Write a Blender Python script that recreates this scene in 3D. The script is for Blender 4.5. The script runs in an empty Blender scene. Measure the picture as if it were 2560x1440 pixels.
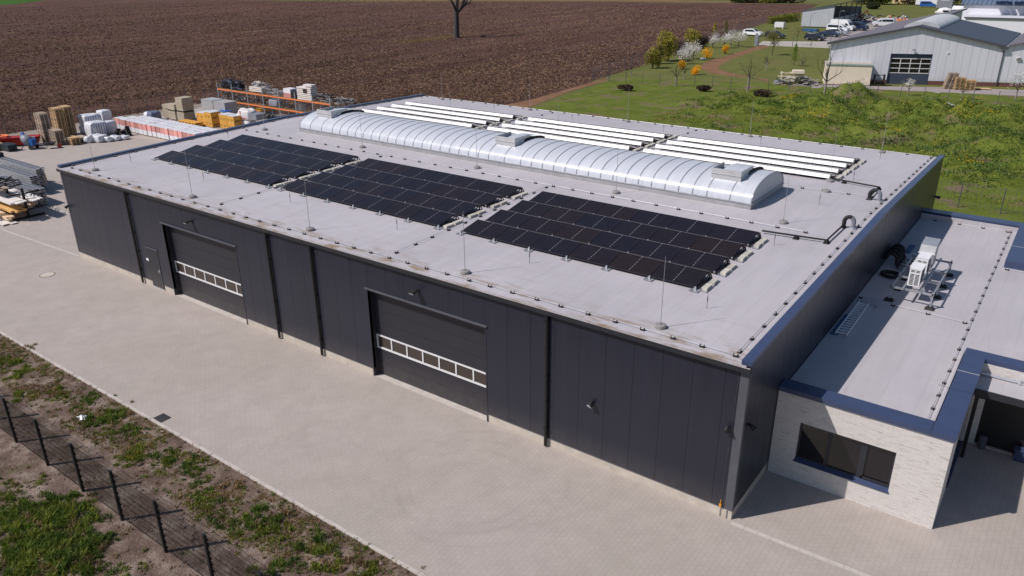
import bpy, math, random
from mathutils import Vector, Matrix, noise
R = random.Random(7)
D = bpy.data; SC = bpy.context.scene; COL = SC.collection
PI = math.pi
# ------------------------------------------------------------------ camera (solved from the photograph's geometry, metres)
CAMP = (46.918, -19.742, 16.221); YAW = -0.636635; PITCH = 0.400063; ROLL = -0.008211; FPX = 1936.05
cf = Vector((math.cos(PITCH)*math.sin(YAW), math.cos(PITCH)*math.cos(YAW), -math.sin(PITCH)))
cr = Vector((math.cos(YAW), -math.sin(YAW), 0)); cu = cr.cross(cf)
c_, s_ = math.cos(ROLL), math.sin(ROLL)
CR, CU, CF = c_*cr+s_*cu, -s_*cr+c_*cu, cf
CP = Vector(CAMP)
cam = D.cameras.new("camera"); camo = D.objects.new("camera", cam); COL.objects.link(camo)
cam.sensor_fit = 'HORIZONTAL'; cam.sensor_width = 36; cam.lens = 36*FPX/2560
cam.clip_start = .5; cam.clip_end = 4000
camo.matrix_world = Matrix(((CR.x, CU.x, -CF.x, CP.x), (CR.y, CU.y, -CF.y, CP.y), (CR.z, CU.z, -CF.z, CP.z), (0, 0, 0, 1)))
SC.camera = camo
def ray(px, py): return CR*((px-1280)/FPX)-CU*((py-720)/FPX)+CF
def plane(px, py, n, c):
    d = ray(px, py); n = Vector(n); return CP+d*((c-n.dot(CP))/n.dot(d))
def G(px, py, z=0): return plane(px, py, (0, 0, 1), z)          # survey point on a level at height z
def FW(px, py, y=0): return plane(px, py, (0, 1, 0), y)         # survey point on a wall facing the yard
L, W, HC, HR, YR = 40.8, 30.84, 5.616, 5.964, 15.94
S1 = (HR-HC)/YR; S2 = (HR-HC)/(W-YR)
def rz(y): return HC-.15+S1*y if y < YR else HR-.15-S2*(y-YR)   # roof membrane height
def RF(px, py): return plane(px, py, (0, -S1, 1), HC-.15)
def RB(px, py): return plane(px, py, (0, S2, 1), HR-.15+S2*YR)
# ------------------------------------------------------------------ render, light
SC.view_settings.view_transform = 'Standard'; SC.view_settings.look = 'None'
SC.view_settings.exposure = 0; SC.view_settings.gamma = 1; SC.view_settings.use_curve_mapping = False
SUN = Vector((-.6254*math.cos(math.radians(46.8)), -.7803*math.cos(math.radians(46.8)), math.sin(math.radians(46.8))))
w = D.worlds.new("World"); SC.world = w; w.use_nodes = True
wn = w.node_tree.nodes; bg = wn['Background']
sky = wn.new('ShaderNodeTexSky'); sky.sky_type = 'NISHITA'; sky.sun_disc = False
sky.sun_elevation = math.radians(46.8); sky.sun_rotation = math.atan2(SUN.x, SUN.y)
sky.air_density = 1.0; sky.dust_density = .7; sky.ozone_density = 2
w.node_tree.links.new(sky.outputs[0], bg.inputs[0]); bg.inputs[1].default_value = .078
sl = D.lights.new("sun", 'SUN'); sl.energy = 4.15; sl.angle = math.radians(.5); sl.color = (1, .93, .885)
so = D.objects.new("sun", sl); COL.objects.link(so); so.rotation_euler = SUN.to_track_quat('Z', 'Y').to_euler()
# ------------------------------------------------------------------ materials
class NT:
    def __init__(s, name):
        s.m = D.materials.new(name); s.m.use_nodes = True; s.t = s.m.node_tree; s.n = s.t.nodes
        s.b = s.n['Principled BSDF']; s.o = s.n['Material Output']
    def new(s, t, **k):
        x = s.n.new(t)
        for a, v in k.items(): setattr(x, a, v)
        return x
    def lk(s, a, b): s.t.links.new(a, b)
    def val(s, x, v):
        if hasattr(v, 'is_output'): s.lk(v, x)
        else: x.default_value = v
    def coord(s, kind='Object'): return s.new('ShaderNodeTexCoord').outputs[kind]
    def pos(s): return s.new('ShaderNodeNewGeometry').outputs['Position']
    def mapping(s, v, scale=(1, 1, 1), rot=(0, 0, 0), loc=(0, 0, 0)):
        m = s.new('ShaderNodeMapping'); s.lk(v, m.inputs[0]); m.inputs['Scale'].default_value = scale
        m.inputs['Rotation'].default_value = rot; m.inputs['Location'].default_value = loc; return m.outputs[0]
    def noise(s, v, scale=1, detail=4, rough=.55, dist=0):
        x = s.new('ShaderNodeTexNoise'); s.lk(v, x.inputs['Vector']); x.inputs['Scale'].default_value = scale
        x.inputs['Detail'].default_value = detail; x.inputs['Roughness'].default_value = rough; x.inputs['Distortion'].default_value = dist
        return x.outputs['Fac']
    def voro(s, v, scale, out='Distance', feat='F1'):
        x = s.new('ShaderNodeTexVoronoi', feature=feat); s.lk(v, x.inputs['Vector']); x.inputs['Scale'].default_value = scale; return x.outputs[out]
    def ramp(s, f, stops, interp='LINEAR'):
        x = s.new('ShaderNodeValToRGB'); s.val(x.inputs[0], f); x.color_ramp.interpolation = interp
        e = x.color_ramp.elements
        while len(e) < len(stops): e.new(.5)
        for a, (p, c) in zip(e, stops):
            a.position = p; a.color = (c, c, c, 1) if not hasattr(c, '__len__') else (*c[:3], 1)
        return x.outputs[0]
    def math(s, op, a, b=0, c=0):
        x = s.new('ShaderNodeMath', operation=op); s.val(x.inputs[0], a); s.val(x.inputs[1], b); s.val(x.inputs[2], c); return x.outputs[0]
    def mix(s, f, a, b, mode='MIX'):
        x = s.new('ShaderNodeMix', data_type='RGBA', blend_type=mode); s.val(x.inputs[0], f)
        for i, v in ((6, a), (7, b)):
            if isinstance(v, tuple) and len(v) == 3: v = (*v, 1)
            s.val(x.inputs[i], v)
        return x.outputs[2]
    def sep(s, v):
        x = s.new('ShaderNodeSeparateXYZ'); s.lk(v, x.inputs[0]); return x.outputs
    def comb(s, a, b, c=0.):
        x = s.new('ShaderNodeCombineXYZ')
        for i, v in enumerate((a, b, c)): s.val(x.inputs[i], v)
        return x.outputs[0]
    def bump(s, h, d=.02, st=1.):
        x = s.new('ShaderNodeBump'); s.lk(h, x.inputs['Height']); x.inputs['Distance'].default_value = d; x.inputs['Strength'].default_value = st
        s.lk(x.outputs[0], s.b.inputs['Normal'])
    def rnd(s): return s.new('ShaderNodeObjectInfo').outputs['Random']
    def isl(s): return s.new('ShaderNodeNewGeometry').outputs['Random Per Island']
    def base(s, c): s.val(s.b.inputs['Base Color'], (*c, 1) if isinstance(c, tuple) and len(c) == 3 else c)
    def set(s, rough=.6, metal=0., spec=.5):
        s.val(s.b.inputs['Roughness'], rough); s.val(s.b.inputs['Metallic'], metal); s.b.inputs['Specular IOR Level'].default_value = spec
MATS = {}
def M(name, rgb=None, rough=.6, metal=0., var=.12, scale=2., bump=0., spec=.5, rnd=0.):
    """plain painted / metal / wood surface with a little uneven tone"""
    if name in MATS: return MATS[name]
    t = NT(name); v = t.coord(); n = t.noise(v, scale, 5)
    f = t.ramp(n, [(.3, 1-var), (.7, 1+var)])
    col = t.mix(1., rgb, f, 'MULTIPLY')
    if rnd:
        r = t.math('MULTIPLY_ADD', t.rnd(), 2*rnd, 1-rnd); col = t.mix(1., col, t.comb(r, r, r), 'MULTIPLY')
    t.base(col); t.set(t.ramp(n, [(.25, max(.02, rough-.06)), (.75, min(1, rough+.06))]), metal, spec)
    if bump: t.bump(n, bump)
    MATS[name] = t.m; return t.m
def reg(name, t): MATS[name] = t.m; return t.m
# ------------------------------------------------------------------ meshes
def off_of(p):
    o = Vector((0, 0, 0))
    while p is not None: o += p.location; p = p.parent
    return o
class MB:
    def __init__(s): s.v = []; s.f = []
    def add(s, v, f):
        n = len(s.v); s.v += [tuple(a) for a in v]; s.f += [tuple(i+n for i in a) for a in f]; return s
    def quad(s, *p): return s.add(p, [tuple(range(len(p)))])
    def hexa(s, b, t):   # bottom 4 ccw, top 4 ccw
        return s.add(list(b)+list(t), [(3, 2, 1, 0), (4, 5, 6, 7), (0, 1, 5, 4), (1, 2, 6, 5), (2, 3, 7, 6), (3, 0, 4, 7)])
    def box(s, x0, y0, z0, x1, y1, z1):
        return s.hexa([(x0, y0, z0), (x1, y0, z0), (x1, y1, z0), (x0, y1, z0)], [(x0, y0, z1), (x1, y0, z1), (x1, y1, z1), (x0, y1, z1)])
    def cbox(s, c, d, mat=None):
        m = MB(); m.box(-d[0]/2, -d[1]/2, -d[2]/2, d[0]/2, d[1]/2, d[2]/2)
        vs = [Vector(a) for a in m.v]
        if mat is not None: vs = [mat @ a for a in vs]
        return s.add([a+Vector(c) for a in vs], m.f)
    def beam(s, a, b, wd, ht, up=(0, 0, 1)):
        a, b = Vector(a), Vector(b); d = (b-a).normalized(); u = Vector(up)
        if abs(d.dot(u)) > .98: u = Vector((0, 1, 0))
        r = d.cross(u).normalized()*wd/2; u = r.cross(d).normalized()*ht/2
        return s.hexa([a-r-u, a+r-u, b+r-u, b-r-u], [a-r+u, a+r+u, b+r+u, b-r+u])
    def tube(s, pts, rad, n=6, cap=True):
        pts = [Vector(p) for p in pts]
        if not hasattr(rad, '__len__'): rad = [rad]*len(pts)
        v = []; f = []; last = None
        for i, p in enumerate(pts):
            d = (pts[min(i+1, len(pts)-1)]-pts[max(i-1, 0)])
            d = d.normalized() if d.length > 1e-9 else Vector((0, 0, 1))
            if last is None:
                a = d.orthogonal().normalized()
            else:
                a = last-d*last.dot(d); a = a.normalized() if a.length > 1e-6 else d.orthogonal().normalized()
            last = a; b = d.cross(a)
            for k in range(n):
                q = 2*PI*k/n; v.append(p+(a*math.cos(q)+b*math.sin(q))*rad[i])
        for i in range(len(pts)-1):
            for k in range(n):
                f.append((i*n+k, i*n+(k+1) % n, (i+1)*n+(k+1) % n, (i+1)*n+k))
        if cap: f.append(tuple(reversed(range(n)))); f.append(tuple((len(pts)-1)*n+k for k in range(n)))
        return s.add(v, f)
    def cyl(s, x, y, z0, z1, r0, r1=None, n=16): return s.tube([(x, y, z0), (x, y, z1)], [r0, r0 if r1 is None else r1], n)
    def prism(s, poly, z0, z1):
        n = len(poly); v = [(a, b, z0) for a, b in poly]+[(a, b, z1) for a, b in poly]
        return s.add(v, [tuple(reversed(range(n))), tuple(range(n, 2*n))]+[(i, (i+1) % n, n+(i+1) % n, n+i) for i in range(n)])
    def profx(s, poly, x0, x1):   # (y,z) outline swept along x
        n = len(poly); v = [(x0, a, b) for a, b in poly]+[(x1, a, b) for a, b in poly]
        return s.add(v, [tuple(reversed(range(n))), tuple(range(n, 2*n))]+[(i, (i+1) % n, n+(i+1) % n, n+i) for i in range(n)])
    def profy(s, poly, y0, y1):
        n = len(poly); v = [(a, y0, b) for a, b in poly]+[(a, y1, b) for a, b in poly]
        return s.add(v, [tuple(range(n)), tuple(reversed(range(n, 2*n)))]+[(n+i, n+(i+1) % n, (i+1) % n, i) for i in range(n)])
    def blob(s, c, r, seed=0, amp=.25, nu=14, nv=9, flat=None, fq=1.6):
        v = []; f = []
        for j in range(nv+1):
            t = PI*j/nv
            for i in range(nu):
                p = 2*PI*i/nu; d = Vector((math.sin(t)*math.cos(p), math.sin(t)*math.sin(p), math.cos(t)))
                k = 1+amp*noise.noise(d*fq+Vector((seed*3.7, seed*1.3, seed)))*1.6
                q = Vector((d.x*r[0]*k, d.y*r[1]*k, d.z*r[2]*k))
                if flat is not None: q.z = max(q.z, flat)
                v.append(q+Vector(c))
        for j in range(nv):
            for i in range(nu): f.append((j*nu+i, (j+1)*nu+i, (j+1)*nu+(i+1) % nu, j*nu+(i+1) % nu))
        return s.add(v, f)
    def sack(s, c, d, seed=0, n=7, amp=.06, rot=0., e=.32):   # soft-cornered wrapped bundle
        v = []; f = []; cs, sn = math.cos(rot), math.sin(rot); nu, nv = 4*n, 10
        for j in range(nv+1):
            t = PI*j/nv; ct, st = math.cos(t), math.sin(t)
            for i in range(nu):
                p = 2*PI*i/nu; sg = lambda a: math.copysign(abs(a)**e, a)
                x, y, z = sg(math.cos(p))*abs(st)**e*d[0]/2, sg(math.sin(p))*abs(st)**e*d[1]/2, sg(ct)*d[2]/2
                k = noise.noise(Vector((x*2.2+seed*5.1, y*2.2, z*2.2+seed)))*amp*2
                m = 1+k/max(d[0], .3); x *= m; y *= m; z += k*.6
                z = max(z, -d[2]/2)
                v.append((c[0]+x*cs-y*sn, c[1]+x*sn+y*cs, c[2]+z))
        for j in range(nv):
            for i in range(nu): f.append((j*nu+i, (j+1)*nu+i, (j+1)*nu+(i+1) % nu, j*nu+(i+1) % nu))
        return s.add(v, f)
    def build(s, name, mat, parent=None, world=True, smooth=False):
        me = D.meshes.new(name); o = off_of(parent) if (world and parent is not None) else Vector((0, 0, 0))
        me.from_pydata([(a[0]-o.x, a[1]-o.y, a[2]-o.z) for a in s.v], [], s.f); me.update()
        if smooth: me.polygons.foreach_set('use_smooth', [True]*len(me.polygons))
        me.materials.append(MATS[mat] if isinstance(mat, str) else mat)
        ob = D.objects.new(name, me); COL.objects.link(ob)
        if parent is not None: ob.parent = parent
        return ob
def thing(name, label, cat, loc=(0, 0, 0), rz_=0., group=None):
    o = D.objects.new(name, None); COL.objects.link(o); o.location = loc; o.rotation_euler = (0, 0, rz_); o.empty_display_size = .2
    o['label'] = label; o['category'] = cat
    if group: o['group'] = group
    return o
def tag(o, label, cat, group=None):
    o['label'] = label; o['category'] = cat
    if group: o['group'] = group
    return o
def struct(o): o['kind'] = 'structure'; return o
def stuff(o, label, cat): tag(o, label, cat); o['kind'] = 'stuff'; return o
def dup(root, loc, rz_=None, label=None, group=None, scale=None):
    def cp(o, par):
        c = o.copy(); COL.objects.link(c); c.parent = par
        for ch in kids.get(o, ()): cp(ch, c)
        return c
    kids = {}
    def walk(o):
        kids[o] = list(o.children)
        for ch in kids[o]: walk(ch)
    walk(root); r = cp(root, None); r.location = loc
    if rz_ is not None: r.rotation_euler = (0, 0, rz_)
    if label: r['label'] = label
    if group: r['group'] = group
    if scale: r.scale = (scale,)*3 if not hasattr(scale, '__len__') else scale
    return r
def dup1(o, parent, loc, rz_=0.):   # a repeated part under its thing
    c = o.copy(); COL.objects.link(c); c.parent = parent; c.location = loc; c.rotation_euler = (0, 0, rz_); return c
ORD = "first second third fourth fifth sixth seventh eighth ninth tenth eleventh twelfth thirteenth fourteenth fifteenth sixteenth seventeenth eighteenth nineteenth twentieth".split()
def sheet(name, pts, z, mat):
    m = MB(); m.quad(*[(p[0], p[1], z) for p in pts]); return struct(m.build(name, mat))
# ------------------------------------------------------------------ surface materials
def m_paving():
    t = NT('paving'); v = t.pos(); x, y, z = t.sep(v)
    br = t.new('ShaderNodeTexBrick'); t.lk(t.mapping(v, rot=(0, 0, PI/2)), br.inputs['Vector'])
    br.inputs['Scale'].default_value = 1; br.inputs['Brick Width'].default_value = .22; br.inputs['Row Height'].default_value = .165
    br.inputs['Mortar Size'].default_value = .008; br.inputs['Mortar Smooth'].default_value = .8; br.inputs['Bias'].default_value = 0
    br.inputs['Color1'].default_value = (.395, .352, .322, 1); br.inputs['Color2'].default_value = (.41, .368, .340, 1); br.inputs['Mortar'].default_value = (.335, .292, .262, 1)
    big = t.noise(v, .12, 5, .6); mid = t.noise(v, .9, 6, .65); fine = t.noise(v, 14, 3, .7)
    c = t.mix(1., br.outputs[0], t.ramp(big, [(.3, (.95, .945, .91)), (.7, (1.05, 1.03, 1.045))]), 'MULTIPLY')
    c = t.mix(1., c, t.ramp(mid, [(.25, .91), (.75, 1.08)]), 'MULTIPLY')
    c = t.mix(1., c, t.ramp(fine, [(.3, .96), (.7, 1.04)]), 'MULTIPLY')
    # turning tyre tracks on the yard: rings of rubber dust
    def ring(cx, cy, r, wd, a0):
        dx = t.math('SUBTRACT', x, cx); dy = t.math('SUBTRACT', y, cy)
        d = t.math('SQRT', t.math('ADD', t.math('MULTIPLY', dx, dx), t.math('MULTIPLY', dy, dy)))
        e = t.math('ABSOLUTE', t.math('SUBTRACT', d, r))
        return t.math('MULTIPLY', t.ramp(t.math('DIVIDE', e, wd), [(.2, 1), (1., 0)]), a0)
    tr = t.math('ADD', t.math('ADD', ring(33.0, -3.3, 2.5, .14, 1), ring(33.1, -3.2, 3.1, .16, .9)), t.math('ADD', ring(33.0, -3.4, 2.0, .12, .8), ring(30.5, 1.0, 7.2, .16, .7)))
    tr = t.math('MULTIPLY', tr, t.ramp(t.noise(v, .5, 4), [(.42, 0), (.66, .15)]))
    c = t.mix(tr, c, (.2, .172, .155)); st = t.ramp(t.noise(t.mapping(v, loc=(9, 3, 0)), .55, 6, .7), [(.62, 0), (.74, .2)])
    c = t.mix(st, c, (.27, .225, .195)); t.base(c); t.set(.85, 0, .25); t.bump(t.mix(.5, br.outputs['Fac'], fine), .004, .5)
    return reg('paving', t)
def m_field():
    t = NT('ploughed_soil'); v = t.pos(); x, y, z = t.sep(v)
    rot = t.mapping(v, rot=(0, 0, math.radians(-1)))
    lng = t.mapping(v, scale=(1, .09, 1)); big = t.noise(v, .02, 4); mid = t.noise(t.mapping(v, scale=(1, .25, 1)), .35, 6, .7)
    fine = t.noise(v, 2.6, 6, .75); grit = t.noise(v, 7, 3, .8)
    soil = t.ramp(fine, [(.3, (.026, .0135, .0115)), (.5, (.072, .039, .033)), (.72, (.132, .076, .064))])
    soil = t.mix(1., soil, t.ramp(mid, [(.3, .66), (.7, 1.28)]), 'MULTIPLY')
    soil = t.mix(1., soil, t.ramp(big, [(.3, (.78, .76, .77)), (.7, (1.18, 1.16, 1.1))]), 'MULTIPLY')
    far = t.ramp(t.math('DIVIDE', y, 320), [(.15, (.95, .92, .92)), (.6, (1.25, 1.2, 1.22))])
    # straw stubble in bands along the ploughing direction
    band = t.noise(lng, .22, 5, .6); b = t.ramp(band, [(.42, .05), (.6, 1.)])
    spk = t.ramp(t.noise(t.mapping(v, scale=(1, .45, 1)), 2.3, 6, .85), [(.49, 0), (.62, 1)])
    spk2 = t.ramp(t.noise(t.mapping(v, loc=(40, 9, 0)), 5.5, 3, .8), [(.6, 0), (.72, 1)])
    near = t.ramp(t.math('DIVIDE', t.math('ADD', t.math('ABSOLUTE', t.math('ADD', x, 20)), t.math('ABSOLUTE', t.math('SUBTRACT', y, 62))), 60), [(.1, .75), (.9, .22)])
    f = t.math('MULTIPLY', t.math('MAXIMUM', spk, t.math('MULTIPLY', spk2, .8)), t.math('ADD', t.math('MULTIPLY', b, .75), t.math('MULTIPLY', near, .45)))
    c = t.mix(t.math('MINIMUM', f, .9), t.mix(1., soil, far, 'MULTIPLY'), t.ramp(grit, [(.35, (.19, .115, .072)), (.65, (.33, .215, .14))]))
    pat = t.ramp(t.noise(t.mapping(v, scale=(.9, .14, 1), loc=(31, 0, 0)), .16, 3, .5), [(.69, 0), (.76, .55)])
    c = t.mix(pat, c, (.26, .16, .10)); t.base(c); t.set(.95, 0, .1); t.bump(t.mix(.6, fine, mid), .25, .55)
    return reg('ploughed_soil', t)
def m_ground(name, stops, scale, fscale=6, patch=None, bump=.06):
    t = NT(name); v = t.pos(); n = t.noise(v, scale, 7, .68); f = t.noise(v, fscale, 4, .75)
    c = t.ramp(n, stops); c = t.mix(1., c, t.ramp(f, [(.25, .68), (.75, 1.3)]), 'MULTIPLY')
    if patch:
        pc, ps, lo, hi = patch; c = t.mix(t.ramp(t.noise(t.mapping(v, loc=(17, 5, 0)), ps, 5, .65), [(lo, 0), (hi, .85)]), c, pc)
    t.base(c); t.set(.95, 0, .1); t.bump(f, bump, .8); return reg(name, t)
def m_roof():
    t = NT('roof_membrane'); v = t.pos(); x, y, z = t.sep(v)
    sx = t.math('FRACT', t.math('DIVIDE', x, 1.05)); seam = t.ramp(t.math('ABSOLUTE', t.math('SUBTRACT', sx, .5)), [(.0, 1), (.022, 0)])
    sy = t.math('FRACT', t.math('DIVIDE', t.math('ADD', y, 2), 8.7)); seam2 = t.ramp(t.math('ABSOLUTE', t.math('SUBTRACT', sy, .5)), [(0, 1), (.004, 0)])
    c = t.ramp(t.noise(v, .22, 6, .6), [(.3, (.43, .408, .435)), (.7, (.495, .472, .50))])
    c = t.mix(1., c, t.ramp(t.noise(t.mapping(v, scale=(2.4, .3, 1)), 1.1, 5, .65), [(.3, .94), (.7, 1.05)]), 'MULTIPLY')
    wr = t.ramp(t.noise(t.mapping(v, scale=(3, .35, 1), loc=(3, 8, 0)), .8, 3, .5, .6), [(.66, 0), (.7, .16), (.73, 0)])
    c = t.mix(wr, c, (.28, .26, .28)); c = t.mix(t.math('MULTIPLY', t.math('MAXIMUM', seam, seam2), .2), c, (.22, .2, .22))
    # rusty puddle marks that gathered along the eaves
    eave = t.ramp(t.math('DIVIDE', y, 3.), [(.02, 1), (.16, .8), (.36, .16), (1, .03)])
    st = t.math('MULTIPLY', t.ramp(t.noise(t.mapping(v, scale=(.55, 2.2, 1)), 1.3, 5, .65), [(.48, 0), (.62, .85)]), eave)
    c = t.mix(st, c, (.25, .17, .09)); t.base(c); t.set(t.ramp(t.noise(v, .5, 4), [(.3, .5), (.7, .66)]), 0, .35)
    t.bump(t.noise(t.mapping(v, scale=(1, .3, 1)), 1.4, 4), .02, .35); return reg('roof_membrane', t)
def m_clad(name, rgb, rough=.42, streak=.1, pv=.14):
    t = NT(name); v = t.pos(); x, y, z = t.sep(v)
    xy = t.math('ADD', x, y); pn = t.new('ShaderNodeTexWhiteNoise', noise_dimensions='1D'); t.lk(t.math('FLOOR', t.math('SUBTRACT', xy, .1)), pn.inputs['W'])
    k = t.math('MULTIPLY_ADD', pn.outputs[0], pv, 1-pv/2)
    c = t.mix(1., rgb, t.comb(k, k, k), 'MULTIPLY')
    n = t.noise(t.mapping(v, scale=(3, 3, .25)), 1., 5, .65); c = t.mix(1., c, t.ramp(n, [(.3, 1-streak), (.7, 1+streak)]), 'MULTIPLY')
    low = t.math('MULTIPLY', t.ramp(t.math('DIVIDE', z, 1.2), [(.3, .35), (1, 0)]), t.noise(v, 3, 4)); c = t.mix(low, c, (.16, .14, .12))
    t.base(c); t.set(t.ramp(n, [(.3, rough-.05), (.7, rough+.05)]), 0, .5); t.bump(t.noise(t.mapping(v, scale=(1, 1, .3)), .8, 2), .012, .5); return reg(name, t)
def m_brick():
    t = NT('white_clinker'); v = t.pos(); x, y, z = t.sep(v); q = t.comb(t.math('ADD', x, y), z)
    br = t.new('ShaderNodeTexBrick'); t.lk(q, br.inputs['Vector']); br.inputs['Scale'].default_value = 1; br.inputs['Brick Width'].default_value = .36; br.inputs['Row Height'].default_value = .058
    br.inputs['Mortar Size'].default_value = .006; br.inputs['Mortar Smooth'].default_value = .5; br.inputs['Bias'].default_value = -.2
    br.offset_frequency = 3; br.offset = .37
    br.inputs['Color1'].default_value = (.66, .63, .605, 1); br.inputs['Color2'].default_value = (.60, .565, .54, 1); br.inputs['Mortar'].default_value = (.56, .525, .50, 1)
    n = t.noise(t.mapping(q, scale=(2.0, 11, 1)), 1.3, 4, .65)
    c = t.mix(t.ramp(n, [(.55, 0), (.66, .6)]), br.outputs[0], (.33, .295, .28)); c = t.mix(t.ramp(t.noise(q, 3.2, 4), [(.55, 0), (.75, .3)]), c, (.7, .67, .64))
    t.base(c); t.set(.85, 0, .3); t.bump(t.mix(.5, br.outputs['Fac'], n), .012, .7); return reg('white_clinker', t)
def m_pv():
    t = NT('solar_glass'); v = t.coord(); x, y, z = t.sep(v)
    fr = lambda a, p, w_: t.ramp(t.math('ABSOLUTE', t.math('SUBTRACT', t.math('FRACT', t.math('DIVIDE', a, p)), .5)), [(.5-w_, 0), (.5-w_*.4, 1)])
    g = t.math('MAXIMUM', fr(x, .0885, .04), fr(y, .186, .02))
    rr = t.rnd(); c = t.ramp(rr, [(0, (.0095, .0065, .0095)), (.45, (.006, .0055, .013)), (1, (.014, .0075, .009))])
    c = t.mix(t.math('MULTIPLY', g, .5), c, (.05, .045, .06))
    md = t.math('LESS_THAN', t.math('ABSOLUTE', x), .009); dash = t.math('GREATER_THAN', t.math('FRACT', t.math('DIVIDE', y, .186)), .35)
    c = t.mix(t.math('MULTIPLY', md, t.math('MULTIPLY_ADD', dash, .42, .06)), c, (.5, .5, .52))
    dust = t.noise(v, 3, 5, .7); c = t.mix(t.math('MULTIPLY', dust, .035), c, (.4, .36, .34))
    t.base(c); t.set(t.math('MULTIPLY_ADD', dust, .2, .12), 0, .16); return reg('solar_glass', t)
def m_leaf(name, a, b, rough=.7, trans=.25):
    t = NT(name); c = t.ramp(t.isl(), [(0, a), (1, b)])
    n = t.noise(t.pos(), .9, 3); c = t.mix(1., c, t.ramp(n, [(.3, .72), (.7, 1.3)]), 'MULTIPLY')
    t.base(c); t.set(rough, 0, .25)
    tr = t.new('ShaderNodeBsdfTranslucent'); t.lk(c, tr.inputs[0]); ms = t.new('ShaderNodeMixShader'); ms.inputs[0].default_value = trans
    t.lk(t.b.outputs[0], ms.inputs[1]); t.lk(tr.outputs[0], ms.inputs[2]); t.lk(ms.outputs[0], t.o.inputs[0]); return reg(name, t)
def m_glass(name, rgb, rough=.04):
    t = NT(name); n = t.noise(t.pos(), .7, 2); t.base(rgb); t.set(rough, 0, .6); t.bump(n, .01, .25); return reg(name, t)
def m_vault():
    t = NT('vault_sheet'); v = t.pos(); n = t.noise(t.mapping(v, scale=(3, .5, .5)), 1.2, 4)
    t.base(t.ramp(n, [(.3, (.52, .54, .60)), (.7, (.58, .60, .655))])); t.set(t.ramp(n, [(.3, .22), (.7, .32)]), .0, .6); t.bump(n, .01, .4); return reg('vault_sheet', t)
def m_corr(name, rgb, axis, pitch, rough=.5, metal=0., depth=.02):
    t = NT(name); v = t.coord(); s = t.sep(v)[axis]; wv = t.math('SINE', t.math('MULTIPLY', s, 2*PI/pitch))
    n = t.noise(v, .6, 4); t.base(t.mix(1., rgb, t.ramp(n, [(.3, .92), (.7, 1.08)]), 'MULTIPLY')); t.set(rough, metal); t.bump(wv, depth, 1.); return reg(name, t)
def m_print(name, base, ink, lo):   # printed carton: rows of dark lettering-like bars
    return M(name, base, .7, 0, .1, 3)
m_paving(); m_field(); m_roof(); m_brick(); m_pv(); m_vault()
m_clad('anthracite_cladding', (.0185, .0205, .0345), .36, .09, .06); m_clad('anthracite_gate', (.022, .0215, .031), .45, .07, .04); m_clad('light_cladding', (.70, .70, .76), .5, .03, .03)
m_ground('verge_soil', [(.25, (.085, .058, .045)), (.47, (.18, .128, .102)), (.66, (.35, .28, .23))], 1.1, 11, ((.12, .115, .045), .8, .58, .7), .12)
m_ground('meadow_ground', [(.25, (.085, .11, .02)), (.5, (.125, .16, .026)), (.75, (.18, .19, .045))], .4, 5, ((.20, .14, .105), .3, .53, .63), .15)
m_ground('lawn_grass', [(.25, (.105, .11, .034)), (.5, (.13, .14, .04)), (.75, (.16, .165, .05))], .25, 4, ((.165, .14, .07), .12, .55, .75), .05)
m_ground('far_ground', [(.25, (.09, .10, .03)), (.5, (.12, .13, .04)), (.75, (.165, .155, .07))], .03, 1.5, None, .05)
m_ground('green_crop', [(.25, (.035, .09, .012)), (.75, (.06, .135, .02))], .05, 3, None, .05)
m_ground('dirt_track', [(.25, (.17, .085, .05)), (.5, (.22, .12, .07)), (.75, (.27, .165, .105))], .5, 5, ((.12, .10, .04), .5, .55, .68), .05)
m_ground('gravel_apron', [(.25, (.24, .20, .17)), (.75, (.36, .32, .285))], .6, 8, ((.14, .12, .06), .5, .56, .7), .05)
m_ground('grey_road', [(.25, (.28, .25, .245)), (.75, (.37, .33, .325))], .3, 5, None, .02)
m_ground('sand_fill', [(.25, (.34, .28, .235)), (.75, (.5, .44, .39))], 1.2, 9, ((.14, .10, .06), 1.1, .5, .64), .06)
m_leaf('grass_blade', (.115, .165, .02), (.27, .28, .045)); m_leaf('dry_blade', (.22, .14, .065), (.38, .27, .145)); m_leaf('weed_leaf', (.055, .115, .016), (.165, .225, .035))
m_leaf('dark_weed', (.05, .10, .022), (.13, .18, .045)); m_leaf('yellow_flower', (.55, .36, .01), (.75, .52, .02)); m_leaf('blossom', (.62, .58, .55), (.85, .82, .78))
m_leaf('forsythia', (.75, .38, .008), (.9, .52, .012)); m_leaf('willow_leaf', (.23, .21, .035), (.40, .34, .06)); m_leaf('olive_leaf', (.13, .125, .03), (.24, .21, .05))
m_leaf('hedge_leaf', (.09, .12, .015), (.24, .25, .03)); m_leaf('dark_foliage', (.02, .03, .01), (.05, .065, .02)); m_leaf('young_leaf', (.10, .17, .02), (.17, .23, .03)); m_leaf('brown_brush', (.045, .03, .024), (.10, .07, .05))
m_leaf('straw_bit', (.18, .105, .065), (.36, .235, .15))
M('bark', (.06, .05, .048), .9, 0, .35, 6, .02); M('pale_bark', (.24, .21, .185), .9, 0, .3, 5, .02); M('twig', (.075, .055, .045), .9, 0, .25, 4)
M('coping_metal', (.048, .066, .135), .3, 0., .06, 1.5, .01); M('gutter_metal', (.03, .032, .04), .38, .2, .1); M('trim_metal', (.085, .087, .105), .4, 0., .08); M('black_metal', (.012, .012, .014), .45, 0, .15)  # coping_metal: blue of the reflected sky put into the anthracite base colour
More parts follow.
